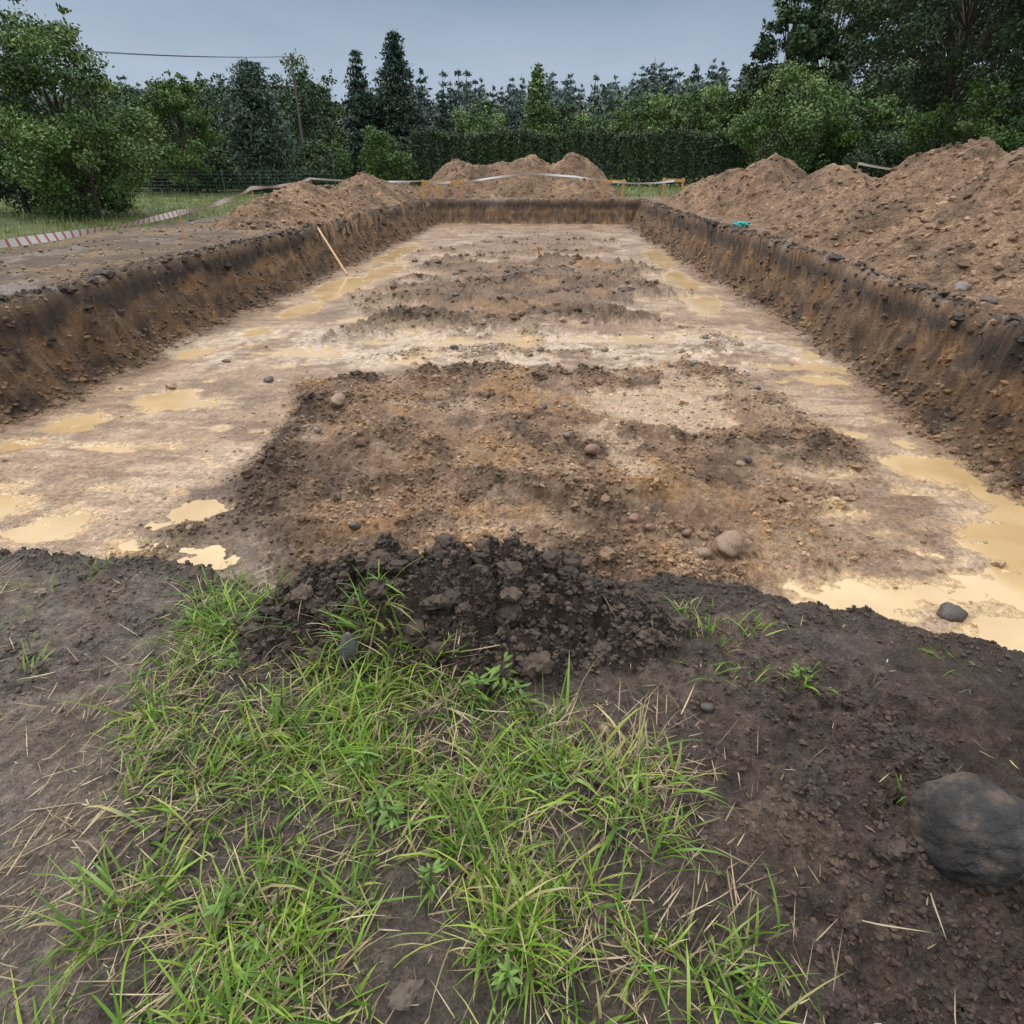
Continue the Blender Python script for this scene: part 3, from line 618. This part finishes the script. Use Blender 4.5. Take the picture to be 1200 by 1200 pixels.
def broad(seed,H,R,base,ncl,nleaf,ls,pal,clr=.28,shape='round',gain=1.25,limb=1.0):
    r=np.random.default_rng(seed);parts=[]
    hc=(H+base)/2;hz_=(H-base)/2
    th=base+(H-base)*.75
    tp=[np.array([0,0,-.2])];x=0;y=0
    for i in range(1,7):
        x+=r.normal(0,.03*H/6);y+=r.normal(0,.03*H/6);tp.append(np.array([x,y,th*i/6]))
    tr=H*.020;parts.append(tube(tp,[tr*(1.15-.9*i/6) for i in range(7)],8))
    cl=[]
    for k in range(ncl):
        d=r.normal(0,1,3);d/=np.linalg.norm(d);rr=r.uniform(.35,1.08)**.6
        zz=d[2]*hz_*rr
        wf=1.0
        if shape=='cone': wf=np.clip(1.15-(zz+hz_)/(2*hz_)*.95,.1,1)
        if shape=='dome': wf=np.clip(1.1-max(0,(zz/hz_))*.35,.3,1.1)
        c=np.array([d[0]*R*rr*wf,d[1]*R*rr*wf,hc+zz])
        cl.append((c,R*clr*r.uniform(.45,1.25)))
        j=min(5,max(1,int((c[2]-.2*R)/th*6*.75)));a=tp[j]
        m=(a+c)/2+np.array([0,0,.10*R])+r.normal(0,.06*R,3)
        if k%2==0: parts.append(tube([a,a*.6+m*.4+r.normal(0,.02*R,3),m,c],[tr*.36*limb,tr*.27*limb,tr*.18*limb,tr*.05],5))
    for k in range(ncl//4):
        c,rc=cl[int(r.integers(0,len(cl)))]
        d=(c-np.array([0,0,hc]));d/=np.linalg.norm(d)+1e-6
        cl.append((c+(d*.9+np.array([0,0,.5]))*rc*1.1,rc*.42))
    C_=[];N_=[];K=[];pal=np.array(pal)*gain
    wts=np.array([q[1]**2 for q in cl]);wts/=wts.sum();cnt=r.multinomial(nleaf,wts)
    for (c,rc),m in zip(cl,cnt):
        d=r.normal(0,1,(m,3));d/=np.linalg.norm(d,axis=1)[:,None];rr=r.random(m)**.45*(1+.45*r.random(m)**3)
        C_.append(c+d*rc*rr[:,None]*np.array([1.15,1.15,.75]));N_.append(d)
        k=pal[r.integers(0,len(pal))]*r.uniform(.75,1.25);K.append(k[None]*r.uniform(.65,1.3,m)[:,None])
    C_=np.concatenate(C_);N_=np.concatenate(N_);K=np.concatenate(K)
    V,Q,CC=leaves(C_,N_,ls*r.uniform(.6,1.4,len(C_)),K,r)
    tv,tq=join(parts)
    return (tv,tq),(V,Q,CC)
def conifer(seed,H,R,base,nwh,nleaf,ls,pal,droop=.25,pine=False,gain=1.3):
    r=np.random.default_rng(seed);parts=[]
    tr=H*.016;parts.append(tube([[0,0,-.2],[0,0,H*.5],[0,0,H]],[tr,tr*.6,tr*.08],7))
    C_=[];N_=[];K=[];pal=np.array(pal)*gain;br=[]
    for i in range(nwh):
        t=(i+r.random()*.6)/nwh;z=base+(H-base)*t
        rad=R*((1-t)**.85+.03)*r.uniform(.75,1.15)
        if pine: rad=R*(1-t**2.2)*r.uniform(.5,1.15)*(.6+.4*t)+.1
        nb=int(r.integers(5,9));a0=r.random()*6
        for k in range(nb):
            a=a0+6.283*k/nb+r.normal(0,.25);rl=rad*r.uniform(.65,1.1)
            e=np.array([math.cos(a)*rl,math.sin(a)*rl,z-droop*rl+(.35*rl if pine else .0)])
            br.append((np.array([0,0,z]),e,rl))
    w=np.array([b_[2] for b_ in br]);cnt=r.multinomial(nleaf,w/w.sum())
    for (a,e,rl),m in zip(br,cnt):
        if rl>R*.35: parts.append(tube([a,(a+e)/2,e],[tr*.25,tr*.15,tr*.04],4))
        t=r.random(m)**.6;p=a+(e-a)*t[:,None]
        sag=np.stack([0*t,0*t,-.12*rl*np.sin(t*3.14)],1)
        s=.16*rl*(1-t*.5)+.05*R
        p=p+sag+r.normal(0,1,(m,3))*s[:,None]*np.array([1,1,.55])
        C_.append(p);N_.append(np.tile([0,0,.6],(m,1)))
        kk=pal[r.integers(0,len(pal))];K.append(kk[None]*r.uniform(.6,1.3,m)[:,None])
    C_=np.concatenate(C_);N_=np.concatenate(N_);K=np.concatenate(K)
    V,Q,CC=leaves(C_,N_,ls*r.uniform(.6,1.4,len(C_)),K,r,aspect=.4)
    tv,tq=join(parts)
    return (tv,tq),(V,Q,CC)
def tree(name,data,loc,label,cat='tree',group=None,scale=1,rot=0):
    (tv,tq),(V,Q,CC)=data
    e=mkobj(name,None,label=label,cat=cat,group=group,loc=loc);e.scale=(scale,)*3;e.rotation_euler=(0,0,rot)
    mkobj('trunk',mkmesh('trunk',tv,quads=tq,mat=M_bark),parent=e)
    mkobj('crown',mkmesh('crown',V,quads=Q,attrs={'col':CC},smooth=False,mat=M_leaf),parent=e)
    return e
def copytree(e,loc,scale,rot):
    o=e.copy();COL.objects.link(o);o.location=loc;o.scale=(scale,)*3;o.rotation_euler=(0,0,rot)
    for c in list(e.children):
        k=c.copy();COL.objects.link(k);k.parent=o
    return o
G1=[(.05,.10,.022),(.07,.13,.03),(.04,.08,.02),(.085,.14,.035)]
G2=[(.035,.07,.025),(.05,.085,.03),(.028,.055,.02)]
G3=[(.075,.13,.035),(.10,.155,.045),(.06,.11,.03)]
GS=[(.026,.052,.038),(.036,.066,.046),(.022,.043,.03)]
GB=[(.05,.085,.062),(.065,.10,.075),(.04,.07,.05)]
tree('shrub_tree',broad(1,5.9,2.4,.1,90,30000,.125,G1,.23,shape='dome'),(-16.6,24.5,0),'large dense green leafy shrub tree on the meadow')
tree('shrub_tree',broad(2,3.2,1.7,.1,34,11000,.115,G1,.3),(-15.0,22.8,0),'low bushy green shrub beside the meadow')
tree('shrub_tree',broad(31,4.9,2.4,.1,50,14000,.14,G2,.26),(-20.3,26.5,0),'dark leafy shrub tree on the meadow')
tree('broadleaf_tree',broad(3,6.3,2.1,.5,55,13000,.17,G1,.26),(-21.8,43,0),'slender green leafy tree behind the meadow')
tree('broadleaf_tree',broad(4,6.0,2.4,.3,50,11000,.18,G2,.26),(-25.3,46,0),'dark green leafy tree behind the meadow')
tree('pine_tree',conifer(5,7.3,3.4,.2,17,20000,.25,GB,-.15,True),(-18.9,47,0),'bushy blue-green pine tree with low branches')
tree('broadleaf_tree',broad(6,8.9,3.2,.5,55,11000,.24,G2,.25),(-20.0,60,0),'tall dark leafy tree behind the pine')
tree('broadleaf_tree',broad(7,6.9,3.2,.2,45,8000,.25,G2,.27),(-27.5,60,0),'dark rounded leafy tree')
tree('spruce_tree',conifer(8,13.2,4.2,.5,26,19000,.38,GS,.22),(-15.4,75,0),'tall dark spruce tree with pointed top')
tree('spruce_tree',conifer(9,11.5,3.4,.5,22,13000,.36,GS,.22),(-19.2,75,0),'narrower dark spruce tree beside a taller one')
tree('larch_tree',conifer(10,10.6,3.2,.5,24,9500,.36,G3,.1),(-1.4,76,0),'light green feathery larch tree above the hedge')
tree('spruce_tree',conifer(11,9.5,2.1,.5,20,4500,.42,GS,.2),(-12.8,88,0),'thin dark spruce tree')
tree('willow_tree',broad(12,8.5,4.3,.5,85,18000,.25,G3,.23,shape='dome'),(20.2,62,0),'broad light green willow tree at the end of the hedge')
tree('broadleaf_tree',broad(13,6.2,2.8,.3,45,8500,.27,G1,.26),(26.0,60,0),'low green leafy tree beside the willow')
lm=broad(14,8.0,3.6,.4,50,8000,.32,G3,.26)
e=tree('broadleaf_tree',lm,(10.5,82,0),'light green rounded tree behind the hedge',group='leafy trees behind the hedge')
for x,y,s,a in [(15.5,86,1.15,1),(-7,84,.85,2),(4.5,90,.9,3.1),(22,92,1.25,4),(-10,92,.95,5)]: copytree(e,(x,y,0),s,a)
sh=broad(32,3.6,2.4,.05,40,6500,.22,G2,.3)
e=tree('understorey_shrub',sh,(-24.5,50,0),'dense dark green shrub under taller trees',cat='shrub',group='shrubs under the trees')
for i,(x,y,s) in enumerate([(-21,51,.9),(-28,50,1.0),(-31,48,1.1),(-18,54,.9),(-34,46,1.1),(-25,57,1.2),(-30,56,1.2),(-35,54,1.3),(-40,50,1.3),(-21,63,1.1),(-28,66,1.3),(-36,62,1.4),(-43,58,1.4),(-15.5,70,1.1),(24,66,1.2),(29,56,1.2),(24.5,56,1.0),(33,50,1.2),(29.5,47,1.1),(37,56,1.3),(22,70,1.3)]): copytree(e,(x,y,0),s,i*1.3)
dm=broad(15,9.3,3.6,.4,55,7500,.38,G2,.25)
e=tree('broadleaf_tree',dm,(-9.5,100,0),'dark green leafy tree behind the hedge',group='dark trees at the forest edge')
for x,y,s,a in [(-26,80,1.0,1),(-33,72,.9,2),(-38,66,.85,4),(24,96,1.2,.5),(-41,84,1.1,2),(30,88,1.25,1),(-31,92,1.1,3),(13,104,1.1,3),(1,104,1.0,2),(-22,98,1.1,2.2),(37,80,1.1,2),(44,74,1.1,3.3),(-47,72,.9,1)]: copytree(e,(x,y,0),s,a)
tree('garden_shrub',broad(16,3.9,1.9,.1,32,7000,.2,G1,.3),(-13.6,61,0),'rounded green garden shrub next to the hedge',cat='shrub')
tree('garden_shrub',broad(17,4.6,1.5,.1,30,6000,.2,G3,.3,shape='cone'),(-15.6,64,0),'upright light green garden shrub',cat='shrub')
tree('garden_shrub',broad(18,3.4,1.8,.1,28,6000,.2,G1,.3),(-18.0,58,0),'low green garden shrub',cat='shrub')
tree('tall_tree',broad(19,21,4.0,7,80,12000,.42,G2,.22,limb=.7),(26.0,88,0),'very tall dark leafy tree')
tree('tall_tree',broad(20,22,4.2,7,80,12000,.42,G2,.22,limb=.7),(31.5,90,0),'very tall dark leafy tree with open crown')
tree('tall_tree',broad(21,20,5.0,5,80,12000,.42,G2,.24,limb=.7),(38,84,0),'tall dense dark tree at the wood edge')
tree('tall_tree',broad(29,18,5.0,4,80,12000,.42,G2,.24,limb=.7),(45,78,0),'tall leafy tree with broad crown')
tree('broadleaf_tree',broad(22,6.3,3.2,.2,65,18000,.19,G2,.25),(26.3,40,0),'dense dark green tree near the earth heap')
tree('broadleaf_tree',broad(23,5.4,2.6,.2,55,12000,.19,G1,.25),(22.8,42,0),'leafy green tree near the earth heap')
tree('broadleaf_tree',broad(26,9,4.0,.2,60,9500,.33,G2,.25),(33,60,0),'dense dark leafy tree in the wood')
tree('broadleaf_tree',broad(27,9.5,4.0,.2,60,9500,.33,G2,.25),(28.5,68,0),'dark leafy tree in front of taller trees')
tree('oak_tree',broad(24,14.5,6.8,5.2,170,52000,.21,G2,.135,gain=1.0,limb=.45),(22.8,45.2,0),'spreading old oak tree with dark gappy crown')

# hedge
r=np.random.default_rng(55);n=40000
hx=r.uniform(0,30,n);hh=r.random(n)**.8
lump=np.abs(np.sin(hx*3.14/1.15+.5*np.sin(hx*.7)));w=.45+.55*lump*(1-.45*hh**2)
top=3.9+.22*np.sin(hx*.9)+.35*fbm(hx,hx*0,.8,3,861)+.2*lump
side=r.random(n);yy=np.where(side<.55,-1,np.where(side<.8,1,r.uniform(-1,1,n)))*w*(1+.12*r.normal(0,1,n))
zz=np.where(side<.8,hh*top,top+.16*r.normal(0,1,n))
Cc=np.stack([hx+r.normal(0,.08,n),yy,np.maximum(zz,.03)],1)
Kc=1.2*np.array([(.030,.058,.024),(.045,.078,.03),(.022,.044,.02),(.055,.085,.03)])[r.integers(0,4,n)]*r.uniform(.6,1.25,n)[:,None]
V,Q,CC=leaves(Cc,np.stack([hx*0,yy,hx*0+.3],1),.24*r.uniform(.6,1.4,n),Kc,r,.5)
hd=mkobj('hedge',None,label='long dense dark green clipped thuja hedge',cat='hedge',loc=(-12.6,66,0));hd.rotation_euler=(0,0,-.05)
mkobj('foliage',mkmesh('foliage',V,quads=Q,attrs={'col':CC},smooth=False,mat=M_leaf),parent=hd)
tv=[]
for i in range(25): tv.append(tube([[.6+i*1.2,0,-.1],[.6+i*1.2,.03,2],[.6+i*1.2,0,3.6]],[.07,.05,.02],5))
a,b_=join(tv);mkobj('stems',mkmesh('stems',a,quads=b_,mat=M_bark),parent=hd)

# far forest (one mass)
r=np.random.default_rng(66);base=[]
FB=[(.072,.108,.098),(.086,.122,.108),(.066,.098,.092)];FG=[(.090,.125,.090),(.080,.115,.088)]  # distance haze mixed into the leaf colours: paler, bluer than nearer trees
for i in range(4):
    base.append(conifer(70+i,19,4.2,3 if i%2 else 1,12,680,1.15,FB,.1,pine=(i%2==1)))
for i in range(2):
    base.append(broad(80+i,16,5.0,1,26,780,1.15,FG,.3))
VV=[];QQ=[];KK=[];o=0;TV=[];TQ=[];to=0
for k in range(460):
    row=r.random();yy_=118+85*row;xx_=r.uniform(-1.0,1.0)*(yy_*.98)
    (tv,tq),(V,Q,CC)=base[int(r.choice(6,p=[.12,.26,.12,.22,.14,.14]))]
    hill=6.0*ss(120,200,yy_)*(1+.5*ss(-20,40,xx_))
    s=r.uniform(.62,.88);a=r.random()*6.28;ca,sa=math.cos(a),math.sin(a)
    def tf(V): 
        return np.stack([(V[:,0]*ca-V[:,1]*sa)*s+xx_,(V[:,0]*sa+V[:,1]*ca)*s+yy_,V[:,2]*s+hill-.5],1)
    VV.append(tf(V));QQ.append(Q+o);o+=len(V)
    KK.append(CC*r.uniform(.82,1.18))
    TV.append(tf(tv));TQ.append(tq+to);to+=len(tv)
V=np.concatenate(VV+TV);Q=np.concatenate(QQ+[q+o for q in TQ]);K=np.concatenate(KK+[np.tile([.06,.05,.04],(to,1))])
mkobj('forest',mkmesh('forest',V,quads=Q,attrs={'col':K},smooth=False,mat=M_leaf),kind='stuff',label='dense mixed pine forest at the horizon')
X_=np.linspace(-420,420,60);Y_=np.linspace(108,420,40);a,b2=np.meshgrid(X_,Y_);a=a.ravel();b2=b2.ravel()
hzz=6.0*ss(120,200,b2)*(1+.5*ss(-20,40,a))-.6
hc_=np.tile([.05,.07,.035],(len(a),1))
mkobj('hill',mkmesh('hill',np.stack([a,b2,hzz],1),quads=gridfaces(60,40),attrs={'col':hc_,'wet':np.zeros(len(a))},mat=M_soil),kind='structure',label='gentle wooded rise')

# ---------------------------------------------------------------- built bits
def boxmesh(name,sx,sy,sz,mat,bev=.004):
    import bmesh
    bm=bmesh.new();bmesh.ops.create_cube(bm,size=1)
    for v in bm.verts: v.co=(v.co.x*sx,v.co.y*sy,v.co.z*sz)
    bmesh.ops.bevel(bm,geom=list(bm.edges),offset=bev,segments=1,affect='EDGES')
    me=bpy.data.meshes.new(name);bm.to_mesh(me);bm.free();me.materials.append(mat);return me
def batter(x,y,rot,wid=1.4,h=.85,n=2):
    z=float(hz(x,y)[0])
    e=mkobj('batter_board',None,label='wooden profile board on posts at the trench corner',cat='batter board',group='wooden profile boards around the trench',loc=(x,y,z));e.rotation_euler=(0,0,rot)
    pm=boxmesh('post',.10,.10,h+.3,M_wood)
    for i in range(n):
        mkobj('post',pm,parent=e,loc=(-wid/2+.1+i*(wid-.2)/(n-1),0,h/2-.15))
    mkobj('board',boxmesh('board',wid,.03,.16,M_wood),parent=e,loc=(0,-.068,h-.13))
    return e
batter(-5.4,38.9,.05,1.4,1.0);batter(3.4,38.9,-.05,1.3,1.0);batter(6.6,38.9,-.3,1.2,1.1)
batter(-6.7,38.9,1.3,1.2,.95)
def stake(x,y,h=1.0,lean=0):
    z=float(hz(x,y)[0])
    V,Q=tube([[0,0,-.2],[0,0,h*.5],[0,0,h]],[.02,.02,.018],6)
    o=mkobj('stake',mkmesh('stake',V,quads=Q,mat=M_wood),label='thin wooden stake holding barrier tape',cat='stake',group='stakes holding barrier tape',loc=(x,y,z));o.rotation_euler=(lean,0,0);return o
M_tape,nt,b,N,L=newmat('striped_tape')
at=N.new('ShaderNodeAttribute');at.attribute_name='s'
fr=N.new('ShaderNodeMath');fr.operation='FRACT';mu=N.new('ShaderNodeMath');mu.operation='MULTIPLY';mu.inputs[1].default_value=4.2
L.new(at.outputs['Fac'],mu.inputs[0]);L.new(mu.outputs[0],fr.inputs[0])
gt=N.new('ShaderNodeMath');gt.operation='GREATER_THAN';gt.inputs[1].default_value=.72;L.new(fr.outputs[0],gt.inputs[0])
mx=N.new('ShaderNodeMix');mx.data_type='RGBA';mx.inputs['A'].default_value=(.80,.81,.82,1);mx.inputs['B'].default_value=(.55,.20,.18,1)
L.new(gt.outputs[0],mx.inputs['Factor']);L.new(mx.outputs['Result'],b.inputs['Base Color']);b.inputs['Roughness'].default_value=.35
M_wtape=plain('white_tape',(.78,.79,.80),.35,.05,10,0)
def tape(pts,sag,label,mat,w=.075,tilt=.5):
    P=[];n=24
    for a,b_ in zip(pts[:-1],pts[1:]):
        a=np.array(a,float);b_=np.array(b_,float)
        for i in range(n):
            t=i/n;p=a+(b_-a)*t;p[2]-=sag*4*t*(1-t);P.append(p)
    P.append(np.array(pts[-1],float));P=np.array(P)
    s=np.concatenate([[0],np.cumsum(np.linalg.norm(np.diff(P,axis=0),axis=1))])
    d=np.gradient(P,axis=0);d/=np.linalg.norm(d,axis=1)[:,None]
    sd=np.cross(d,[0,0,1]);tl=tilt+.5*np.sin(s*1.3)
    up=np.array([0,0,1.])[None]*np.cos(tl)[:,None]+sd*np.sin(tl)[:,None]
    V=np.concatenate([P-up*w/2,P+up*w/2]);m=len(P);i=np.arange(m-1)
    Q=np.stack([i,i+1,i+1+m,i+m],1)
    mkobj('barrier_tape',mkmesh('barrier_tape',V,quads=Q,attrs={'s':np.concatenate([s,s+.08])},mat=mat),label=label,cat='barrier tape')
for x,y,h in [(-7.7,7.0,.75),(-8.5,15.8,.72),(-10.6,25,1.0),(-11.8,35,1.1)]: stake(x,y,h)
g=lambda x,y,h:(x,y,float(hz(x,y)[0])+h)
tape([g(-7.7,7.0,.7),g(-8.5,15.8,.68),g(-10.6,25,.96),g(-11.8,35,1.05)],.10,'red and white striped barrier tape strung between stakes',M_tape,.12)
hf3=HP[2][0]
mid=[]
for x in (-4.0,-3.0,-2,-1.2,-.4,.5,1.4,2.4):
    k=[(float(hf3(np.array([x]),np.array([y]))[0]),y) for y in np.arange(39.4,42.2,.2)]
    zt=.85+.35*math.cos((x+.9)/3.4*1.5)
    y=min(k,key=lambda q:abs(q[0]-zt+.1))[1];zz=max(float(hf3(np.array([x]),np.array([y-.1]))[0]),float(hf3(np.array([x]),np.array([y+.1]))[0]))
    mid.append((x,y-.12,max(zz+.10,zt)))
tape([g(-11.8,35,1.05),g(-6.7,38.7,.9),g(-5.4,38.75,.88)],.08,'white barrier tape tied to a profile board',M_wtape,.09,.2)
tape([g(-4.8,38.75,.85)]+mid+[g(3.4,38.75,.88)],.0,'white barrier tape draped over an earth heap',M_wtape,.10,.2)
tape([g(3.4,38.75,.88),g(6.6,38.75,.95)],.1,'white barrier tape between two profile boards',M_wtape,.09,.2)
stake(13.6,33,1.8);stake(19.5,34,1.4)
tape([(13.6,33,1.72),(19.5,34,1.3)],.15,'pale tape strung behind the earth heaps',M_wtape,.10,.2)
V=boxmesh('plank',.055,2.3,.04,M_plank)
o=mkobj('plank',V,label='pale wooden plank leaning against the trench wall',cat='plank')
a=Vector((-5.75,19.1,-1.12));b_=Vector((-6.95,20.6,.02));d=b_-a
o.location=(a+b_)/2;o.rotation_euler=d.to_track_quat('Y','Z').to_euler();o.scale=(1,d.length/2.3,1)
o=mkobj('survey_peg',boxmesh('survey_peg',.05,.05,.55,plain('orange_paint',(.5,.15,.03),.5)),label='small orange peg standing in the soil',cat='peg',loc=(-.29,22.75,float(hz(-.29,22.75)[0])+.18));o.rotation_euler=(.1,-.3,0)
V,T=icoshape(3,90,0);V=V*(1+.45*fbm(V[:,0]*1.3,V[:,1]+V[:,2],1.6,3,760))[:,None]*np.array([.24,.15,.08])
mkobj('plastic_bag',mkmesh('plastic_bag',V,tris=T,smooth=False,mat=M_cloth),label='crumpled teal plastic bag on the trench rim',cat='bag',loc=(5.65,21,float(hz(5.65,21)[0])+.10))
def pole(x,y,h):
    e=mkobj('utility_pole',None,label='grey wooden utility pole with crossarm carrying wires',cat='utility pole',group='utility poles',loc=(x,y,0))
    a,b_=tube([[0,0,-.3],[0,0,h*.5],[0,0,h]],[.11,.09,.07],10);mkobj('shaft',mkmesh('shaft',a,quads=b_,mat=M_pole),parent=e)
    mkobj('crossarm',boxmesh('crossarm',.9,.07,.08,M_pole),parent=e,loc=(0,-.115,h-.35))
    for s in(-.4,.4):
        a,b_=tube([[0,0,0],[0,0,.07],[0,0,.16]],[.03,.05,.03],8);mkobj('insulator',mkmesh('insulator',a,quads=b_,mat=M_wtape),parent=e,loc=(s,-.115,h-.31))
pole(-18.6,54.5,8.6);pole(-34,32,7.4);pole(3.3,92,9.4)
for s in(-.4,.4):
    P=[]
    a=np.array([-18.6+s,54.385,8.45]);c=np.array([-34+s,31.885,7.25])
    for i in range(15):
        t=i/14;p=a+(c-a)*t;p[2]-=1.0*4*t*(1-t)*.5;P.append(p)
    v,q=tube(P,[.016]*15,4);mkobj('overhead_wire',mkmesh('overhead_wire',v,quads=q,mat=M_wire),label='dark overhead wire sagging between utility poles',cat='wire',group='overhead wires')
M_fence=plain('green_fence_wire',(.05,.09,.06),.5,.1,5,0)
fe=mkobj('mesh_fence',None,label='thin green wire mesh fence behind the meadow',cat='fence',loc=(-30,41,0))
for i in range(9):
    a,b_=tube([[0,0,-.2],[0,0,.8],[0,0,1.5]],[.03,.03,.03],6)
    mkobj('fence_post',mkmesh('fence_post',a,quads=b_,mat=M_fence),parent=fe,loc=(i*2.2,0,0))
L_=[]
for k in range(90): L_.append(tube([[k*.196,-.04,0.05],[k*.196,-.04,1.4]],[.006,.006],3))
for k in range(8): L_.append(tube([[0,-.045,.08+k*.185],[17.5,-.045,.08+k*.185]],[.006,.006],3))
a,b_=join(L_);mkobj('mesh_panel',mkmesh('mesh_panel',a,quads=b_,mat=M_fence),parent=fe)

# ---------------------------------------------------------------- light, sky, camera
w=bpy.data.worlds.new('World');SC.world=w;w.use_nodes=True;nt=w.node_tree;N=nt.nodes;L=nt.links
bg=N['Background']
sun_el=math.radians(50);sun_az=math.radians(300)
sky=N.new('ShaderNodeTexSky');sky.sky_type='NISHITA';sky.sun_disc=False;sky.sun_elevation=sun_el;sky.sun_rotation=sun_az
tc=N.new('ShaderNodeTexCoord');sp_=N.new('ShaderNodeSeparateXYZ');L.new(tc.outputs['Generated'],sp_.inputs[0])
cr=N.new('ShaderNodeValToRGB');E=cr.color_ramp.elements
E[0].position=0;E[0].color=(.38,.45,.54,1);E[1].position=1;E[1].color=(2.3,2.3,2.3,1)
for p,c in((.10,(.40,.48,.595,1)),(.19,(.27,.345,.45,1)),(.28,(.21,.285,.39,1)),(.50,(1.4,1.43,1.47,1))):
    q=E.new(p);q.color=c
nz=N.new('ShaderNodeTexNoise');nz.inputs['Scale'].default_value=2.4;nz.inputs['Detail'].default_value=5
mp=N.new('ShaderNodeMapping');mp.inputs['Scale'].default_value=(1,1,3.5);L.new(tc.outputs['Generated'],mp.inputs[0]);L.new(mp.outputs[0],nz.inputs['Vector'])
ad=N.new('ShaderNodeMath');ad.operation='MULTIPLY_ADD';L.new(nz.outputs['Fac'],ad.inputs[0]);ad.inputs[1].default_value=.18;
sb=N.new('ShaderNodeMath');sb.operation='SUBTRACT';L.new(sp_.outputs['Z'],sb.inputs[0]);sb.inputs[1].default_value=.09;L.new(sb.outputs[0],ad.inputs[2])
L.new(ad.outputs[0],cr.inputs[0])
vs=N.new('ShaderNodeVectorMath');vs.operation='SCALE';L.new(sky.outputs[0],vs.inputs[0]);vs.inputs['Scale'].default_value=.006
av=N.new('ShaderNodeVectorMath');av.operation='ADD';L.new(vs.outputs[0],av.inputs[0]);L.new(cr.outputs[0],av.inputs[1])
L.new(av.outputs[0],bg.inputs['Color']);bg.inputs['Strength'].default_value=1.0
ld=bpy.data.lights.new('sun','SUN');ld.energy=1.5;ld.angle=math.radians(14);ld.color=(1,.96,.9)
lo=bpy.data.objects.new('sun',ld);COL.objects.link(lo)
sd=Vector((math.sin(sun_az)*math.cos(sun_el),math.cos(sun_az)*math.cos(sun_el),math.sin(sun_el)))
lo.rotation_euler=(-sd).to_track_quat('-Z','Y').to_euler()
cam=bpy.data.cameras.new('camera');co=bpy.data.objects.new('camera',cam);COL.objects.link(co);SC.camera=co
cam.sensor_width=36;cam.lens=22.5;cam.clip_start=.05;cam.clip_end=2000
co.location=(0,0,1.6);co.rotation_euler=(math.radians(90-28.37),0,math.radians(3.02))
SC.view_settings.view_transform='Standard';SC.view_settings.look='None';SC.view_settings.exposure=0
